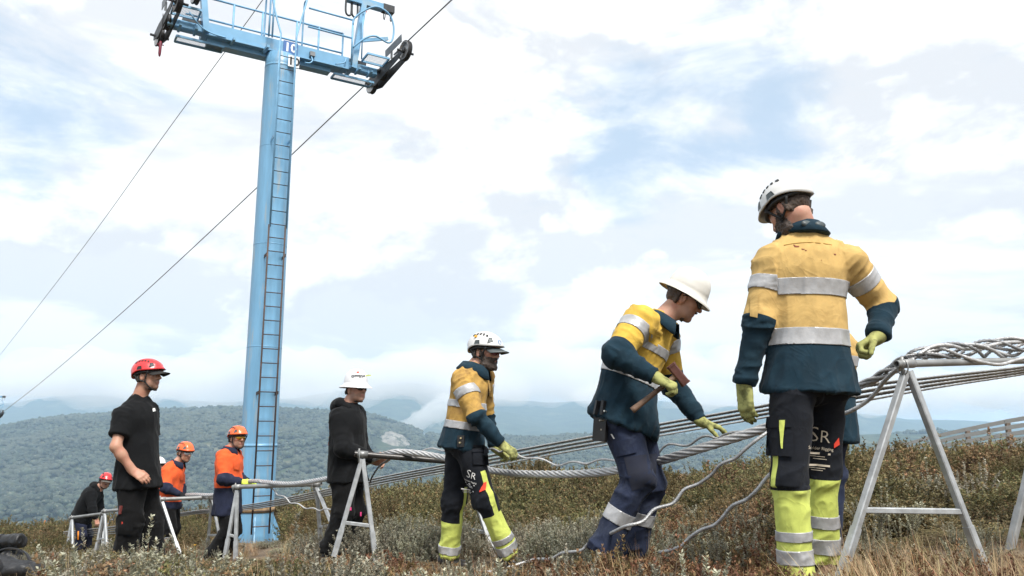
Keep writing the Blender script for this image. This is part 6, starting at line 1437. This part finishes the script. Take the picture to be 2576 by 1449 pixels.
def build_bags():
    BAG = pm('black_nylon', (.017, .018, .021), .55, var=.25, vscale=18, bump=.5, bscale=35, bdist=.012); BAG2 = pm('black_vinyl', (.012, .012, .013), .4, var=.2, bump=.3, bscale=30)
    c = at(10, 1447, 6.5); c.z = gzf(c.x, c.y); q = c.y/2003.0; b = empty('duffel_bag', tuple(c), 'slumped black duffel bag with carry handles on the ground at lower left', 'bag')
    P_ = lambda dx, dy, dz: c+V3(dx*q, dy, (dz+42)*q)
    a, e = P_(-95, .05, 2), P_(88, -.02, -14); P = [Cone(a, e, (.17, 46*q), (.12, 26*q), 1, (0, 1, 0), .05), Ball(P_(-40, 0, 28), (60*q, .15, 24*q), 1, k=.05), Ball(P_(40, -.03, 20), (55*q, .13, 20*q), 1, k=.05)]
    blob('bag_body', P, .011, BAG, b, {1: (a, e, 14, 8)}, .028, 5)
    for off, x0 in ((-.12, -45), (.06, -10)):
        m = MB(); Q = spline([P_(x0-30, off, 44), P_(x0-12, off, 60), P_(x0+14, off, 64), P_(x0+42, off, 56), P_(x0+62, off-.02, 34), P_(x0+68, off-.05, 10)], .02)
        for i in range(len(Q)-1): m.beam(Q[i], Q[i+1]+(Q[i+1]-Q[i])*.1, .040, .010, (0, .3, 1))
        m.put('handle', BAG2, b)
    Yr = 10.4; c2 = at(10, 1362, Yr); q = Yr/2003.0; g = gzf(c2.x, Yr); b = empty('kit_bag', (c2.x, Yr, g), 'black kit bag topped by a fat black roll behind the duffel at left edge', 'bag')
    a, e = c2+V3(-40*q, .05, -2*q), c2+V3(46*q, -.03, 2*q)
    blob('roll', [Cone(a, e, 13*q, 17*q, 1, (0, 1, 0), .02, flat=1)], .010, BAG2, b, {1: (a, e, 12, 6)}, .016, 5)
    blob('lower_bag', [Cone(c2+V3(-60*q, .05, -40*q), c2+V3(18*q, .05, -44*q), (.16, 28*q), (.13, 24*q), 1, (0, 1, 0), .03)], .012, BAG, b, {1: (a, e, 12, 6)}, .03, 7)
    for w in (.35, .8): p = a+(e-a)*w; m = MB(); m.disc(p, e-a, 17.6*q, .035, 20); m.put('strap', BAG, b, True)
    # orange marker stake leaning, pile of steel fittings, low rail
    p = ghit(100, 1352); s = p.y/2003; st = MB(); st.beam(p-V3(0, 0, .05), p+V3(9*s, 0, 40*s), .06, .03, (0, 1, 0)); o = st.put('orange_stake', pm('orange_timber', (.62, .21, .035), .8, var=.2, bump=.3), None, origin=tuple(p)); tag(o, 'flat orange timber stake leaning in the heath at far left', 'stake')
    p = ghit(150, 1362); s = p.y/2003; lo = empty('low_rail', tuple(p), 'low pale steel rail behind the bags at far left', 'rail'); m = MB(); m.tube([p+V3(-86*s, 0, 13*s), p+V3(-10*s, 0, 19*s)], .022, 8); m.put('pipe', GALV, lo, True); m = MB(); m.beam(p+V3(-3*s, 0, 20*s), p+V3(0, 0, -6*s), .045, .045); m.put('leg', GALV, lo)
    pr = random.Random(4)
    pile = empty('cable_offcuts', tuple(p+V3(0, .3, 0)), 'tangled pile of cut steel cable ends beyond the leftmost trestle', 'cable ends')
    for i in range(22):
        q = p+V3(pr.uniform(-18, 16)*s, pr.uniform(.1, .6), pr.uniform(14, 26)*s); e = q+V3(pr.uniform(-.2, .2), pr.uniform(-.1, .1), pr.uniform(-.06, .06)); m = MB(); V, F = rope_mesh(spline([q, (q+e)/2+V3(0, 0, .03), e], .03), .013, 6, .12); m.add(V, F); m.put('cable_end', ROPEST if i % 2 else ROPEDK, pile, True)
    p = ghit(540, 1328); b = MB(); s = p.y/2003
build_bags()
def build_hammer():
    a, b = at(1590, 1033, 4.62), at(1706, 942, 4.58); d = (b-a).normalized(); h = empty('sledge_hammer', tuple(a), 'short sledge hammer with wooden handle and rusty head in a gloved hand', 'hammer')
    Q = spline([a, a+(b-a)*.15, a+(b-a)*.5, b], .02); n = len(Q); t = np.linspace(0, 1, n); V, F = tube(Q, .0185-.003*np.sin(t*3.1)+.001*np.cos(t*6), 12); put('handle', V, F, pm('worn_hickory', (.20, .125, .085), .75, var=.3, vscale=18, bump=.3, bscale=70, col2=(.08, .05, .04), c2lo=.55, c2hi=.75), h)
    u = at(1721, 962, 4.58)-at(1688, 924, 4.58); u = u-d*u.dot(d); u.normalize(); s = d.cross(u); m = MB()
    m.box(b, (u, d, s), (.062, .026, .026), .008); m.box(b+u*.064, (u, d, s), (.006, .029, .029), .010); m.box(b-u*.064, (u, d, s), (.006, .029, .029), .010); m.put('head', pm('rusty_hammer_head', (.115, .045, .035), .6, metal=.3, var=.25, bump=.4, bscale=60), h)
build_hammer()
def build_flowers():
    YF = pm('yellow_petal', (.80, .42, .02), .7); ST = pm('flower_stem', (.12, .16, .05), .8)
    for (px, py, Y, lab) in ((2561, 1309, 4.3, 'small yellow flower beside the right edge trestle leg'), (832, 1318, 13.0, 'small yellow flower in grass right of the tower base'), (490, 1372, 9.0, 'small yellow flower low in the tan grass')):
        c = at(px, py, Y); o = empty('yellow_flower', (c.x, c.y, gzf(c.x, c.y)), lab, 'flower', 'yellow flowers in the heath'); m = MB(); m.tube([V3(c.x+.02, c.y, gzf(c.x, c.y)), V3(c.x+.012, c.y, (c.z+gzf(c.x, c.y))/2), c], .0022, 5); m.put('stem', ST, o)
        m = MB()
        for i in range(11):
            a = i*.571; d = V3(math.cos(a), math.sin(a)*.8, .35).normalized(); e = V3(-d.y, d.x, 0)*.004; m.add([c, c+d*.012+e, c+d*.020, c+d*.012-e], [(0, 1, 2, 3)])
        m.put('petals', YF, o)
build_flowers()
# ------------------------------------------------------------------ ropes and cables
def path(pts): return [at(*p) for p in pts]
def rope(name, pts, r, label, cat='cable', group=None, mat=None, lobes=6, lay=.3, amp=.22, step=None, per=4, raw=False):
    P = spline(pts if raw else path(pts), step or max(.02, r*1.1)); V, F = rope_mesh(P, r, lobes, lay, amp, per)
    o = put(name, V, F, mat or ROPEST, None, True, origin=tuple(P[0])); return tag(o, label, cat, group)
# the haul rope over the right-hand sheaves and the thin one behind the crossarm
u = DL; c = V3(-3.28, 18.80, 9.02)
rope('haul_rope', [c+u*26+V3(0, 0, 1.4), c+u*12+V3(0, 0, .45), c+u*1.15+V3(0, 0, .23), c-u*.5+V3(0, 0, .10), c+(at(3, 1042, 80)-c)*.3-V3(0, 0, .35), c+(at(3, 1042, 80)-c)*.65-V3(0, 0, .35), at(3, 1040, 80)], .021, 'steel haul rope running over the right sheaves of the tower', 'cable', lay=.16, step=.05, raw=True, mat=ROPEDK)
rope('signal_cable', [at(700, -62, 17.6), at(645, 22, 18.4), at(420, 330, 24), at(200, 635, 34), at(0, 893, 50), at(-120, 1040, 66)], .011, 'thin cable passing behind the crossarm down to the lower left', 'cable', lay=.2, step=.2, raw=True, mat=ROPEDK)
# parallel ropes lying over the far trestles behind the workers
UP = [(2700, 896, 4.0), (2576, 922, 4.2), (2350, 948, 4.5), (2165, 971, 4.8), (1925, 1019, 5.3), (1660, 1066, 5.8), (1420, 1110, 6.5), (1240, 1144, 7.2), (1100, 1173, 7.8), (930, 1206, 8.9), (720, 1253, 10.3), (600, 1273, 11.4), (450, 1291, 13.0), (300, 1322, 14.8), (160, 1338, 17.0)]
LO = [(2700, 920, 4.0), (2576, 941, 4.2), (2350, 976, 4.5), (2165, 1010, 4.8), (1925, 1050, 5.3), (1660, 1096, 5.8), (1420, 1138, 6.5), (1240, 1172, 7.2), (1100, 1192, 7.8), (930, 1224, 8.9), (720, 1268, 10.3), (600, 1285, 11.4), (450, 1299, 13.0), (300, 1340, 14.8), (160, 1350, 17.0)]
ORD = ('topmost', 'second', 'third', 'fourth', 'fifth', 'sixth', 'lowest')
for i, t in enumerate((0, .10, .34, .44, .66, .76, 1.0)):
    rope('wire_rope', [(a[0], a[1]+(b[1]-a[1])*t, a[2]+(.12*t)) for a, b in zip(UP, LO)], .0075, '%s of the thin parallel wire ropes stretched behind the workers' % ORD[i], 'cable', 'parallel wire ropes', ROPEDK if i % 2 else ROPEST, lay=.09, amp=.3, step=.022, per=3)
# the heavy laid rope
MAIN = [(1960, 1060, 4.42), (1915, 1080, 4.5), (1830, 1107, 4.62), (1740, 1135, 4.75), (1660, 1159, 4.95), (1560, 1182, 5.25), (1450, 1192, 5.6), (1330, 1192, 6.1), (1240, 1184, 6.55), (1150, 1160, 6.95), (1090, 1146, 7.15), (1020, 1137, 7.28), (975, 1140, 7.4), (920, 1165, 7.95), (870, 1190, 8.3), (830, 1202, 8.6), (770, 1213, 9.2), (720, 1217, 9.6), (665, 1212, 10.15), (635, 1210, 10.45), (600, 1216, 10.95), (560, 1236, 11.4), (533, 1245, 11.7), (490, 1244, 12.1), (462, 1246, 12.3)]
rope('heavy_wire_rope', MAIN, .0275, 'thick pale laid steel rope hanging in a long curve between the trestles', lay=.42, amp=.34, step=.02, per=6)
# its opened end on the nearest trestle: loose strands wound about each other
ENDP = spline(path([(1985, 1048, 4.38), (2060, 1015, 4.3), (2130, 985, 4.2), (2190, 958, 4.05), (2245, 928, 3.85), (2300, 898, 3.72), (2400, 884, 3.78), (2500, 876, 3.9), (2580, 872, 3.97), (2680, 868, 4.1)]), .02)
T_, N_, B_ = frames(ENDP); Lc = np.r_[0, np.cumsum(np.linalg.norm(np.diff(ENDP, axis=0), axis=1))]
ends = empty('opened_rope_end', tuple(ENDP[40]), 'opened end of the heavy rope, loose strands twisted over the nearest trestle', 'cable')
for i in range(7):
    ph = 2*np.pi*Lc/.62+i*2*np.pi/7+.5*np.sin(Lc*5+i*2); rad = .013+.022*smooth01((Lc-.35)/1.0)*(1+.55*np.sin(Lc*7.5+i*1.9))*(1 if i else .3)
    rad = np.where(Lc < .3, .014, rad); P = ENDP+(np.cos(ph)*rad)[:, None]*N_+(np.sin(ph)*rad)[:, None]*B_
    V, F = rope_mesh(P, .0095, 7, .075, .3, 4); put('strand', V, F, ROPEST if i % 3 else ROPEDK, ends)
# single strands taken out of the rope, still keeping their waves
def wavy(pts, amp, wl, r, label, mat=None, seed=1):
    P = spline(path(pts), .015); T, N, B = frames(P); L = np.r_[0, np.cumsum(np.linalg.norm(np.diff(P, axis=0), axis=1))]; g = 1+.25*np.sin(L*3+seed)
    P = P+(amp*g*np.sin(2*np.pi*L/wl+seed))[:, None]*N+(amp*.5*g*np.cos(2*np.pi*L/wl+seed))[:, None]*B
    V, F = rope_mesh(P, r, 7, .075, .3, 4); tag(put('wire_strand', V, F, mat or ROPEST, None, True, origin=tuple(P[0])), label, 'cable', 'unlaid wire strands')
wavy([(1965, 1058, 4.5), (1900, 1076, 4.62), (1830, 1096, 4.75), (1782, 1099, 4.95), (1735, 1116, 5.1), (1684, 1120, 5.2), (1640, 1146, 5.35), (1540, 1156, 5.6), (1462, 1164, 5.85), (1395, 1166, 6.05), (1330, 1150, 6.15), (1290, 1138, 6.22), (1240, 1132, 6.5), (1170, 1136, 6.9), (1092, 1130, 7.2), (1040, 1138, 7.3)], .011, .30, .0085, 'wavy wire strand held by the bearded worker')
wavy([(650, 1213, 10.2), (690, 1236, 10.0), (735, 1264, 9.8), (790, 1281, 9.6), (838, 1277, 9.3), (900, 1240, 8.9)], .014, .26, .0095, 'wavy wire strand hanging in a loop right of the tower')
wavy([(470, 1255, 12.1), (500, 1254, 11.95), (533, 1253, 11.8)], .02, .26, .0095, 'wavy wire strand under the rope by the black glove')
rope('wire_strand', [(1960, 1070, 4.4), (1918, 1096, 4.35), (1877, 1128, 4.35), (1849, 1153, 4.38), (1813, 1168, 4.4), (1791, 1193, 4.45), (1757, 1217, 4.5), (1721, 1232, 4.5), (1693, 1266, 4.5), (1647, 1281, 4.5), (1617, 1312, 4.48), (1574, 1324, 4.5), (1530, 1345, 4.75), (1481, 1368, 5.0), (1461, 1385, 5.05), (1415, 1391, 5.2), (1387, 1405, 5.3), (1342, 1408, 5.5), (1290, 1424, 5.5), (1240, 1438, 5.4), (1205, 1437, 5.5)], .0105, 'loose grey strand dropping across the shin of the bending worker', 'cable', 'unlaid wire strands', lay=.10, step=.016, per=3)
rope('wire_strand', [(1975, 1165, 3.98), (1935, 1195, 3.95), (1905, 1232, 3.95), (1877, 1257, 4.0), (1843, 1272, 4.05), (1819, 1300, 4.1), (1797, 1321, 4.15), (1764, 1333, 4.2), (1736, 1352, 4.25), (1715, 1373, 4.3), (1687, 1384, 4.4), (1660, 1390, 4.5)], .0105, 'loose grey strand running into the heath beside the tall worker', 'cable', 'unlaid wire strands', lay=.10, step=.016, per=3)
rope('wire_strand', [(2300, 902, 3.7), (2262, 925, 3.75), (2225, 958, 3.85), (2205, 985, 3.9), (2180, 1010, 3.95), (2140, 1034, 4.0), (2100, 1046, 4.1), (2050, 1052, 4.2)], .0115, 'loose strand sagging below the nearest trestle end', 'cable', 'unlaid wire strands', lay=.10, step=.016, per=3)
rope('wire_strand', [(1020, 1150, 7.3), (1000, 1147, 7.35), (984, 1150, 7.5), (972, 1160, 7.6), (955, 1172, 7.75), (938, 1196, 7.9), (930, 1215, 8.0)], .0095, 'short dark strand bent in the bare hand of the hoodie worker', 'cable', 'unlaid wire strands', mat=ROPEDK, lay=.10, step=.016, per=3)
wavy([(292, 1292, 14.6), (284, 1306, 14.7), (272, 1318, 14.9), (262, 1330, 15.0), (266, 1352, 15.1), (280, 1362, 15.1)], .02, .25, .011, 'kinked strand hanging from the hand of the leaning worker', ROPEDK)

rope('wire_strand', [(2420, 896, 3.72), (2470, 911, 3.74), (2516, 917, 3.78), (2560, 905, 3.84), (2620, 890, 3.9)], .0095, 'loose strand sagging under the bundle at the right edge', 'cable', 'unlaid wire strands', lay=.10, step=.016, per=3)
rope('wire_strand', [(2310, 892, 3.68), (2345, 872, 3.70), (2385, 868, 3.72), (2430, 878, 3.78), (2480, 872, 3.85), (2530, 862, 3.9), (2640, 858, 4.0)], .0095, 'loose strand bowing up above the bundle on the nearest trestle', 'cable', 'unlaid wire strands', lay=.10, step=.016, per=3)
build_heath()
build_single_plants()
build_low_cloud()
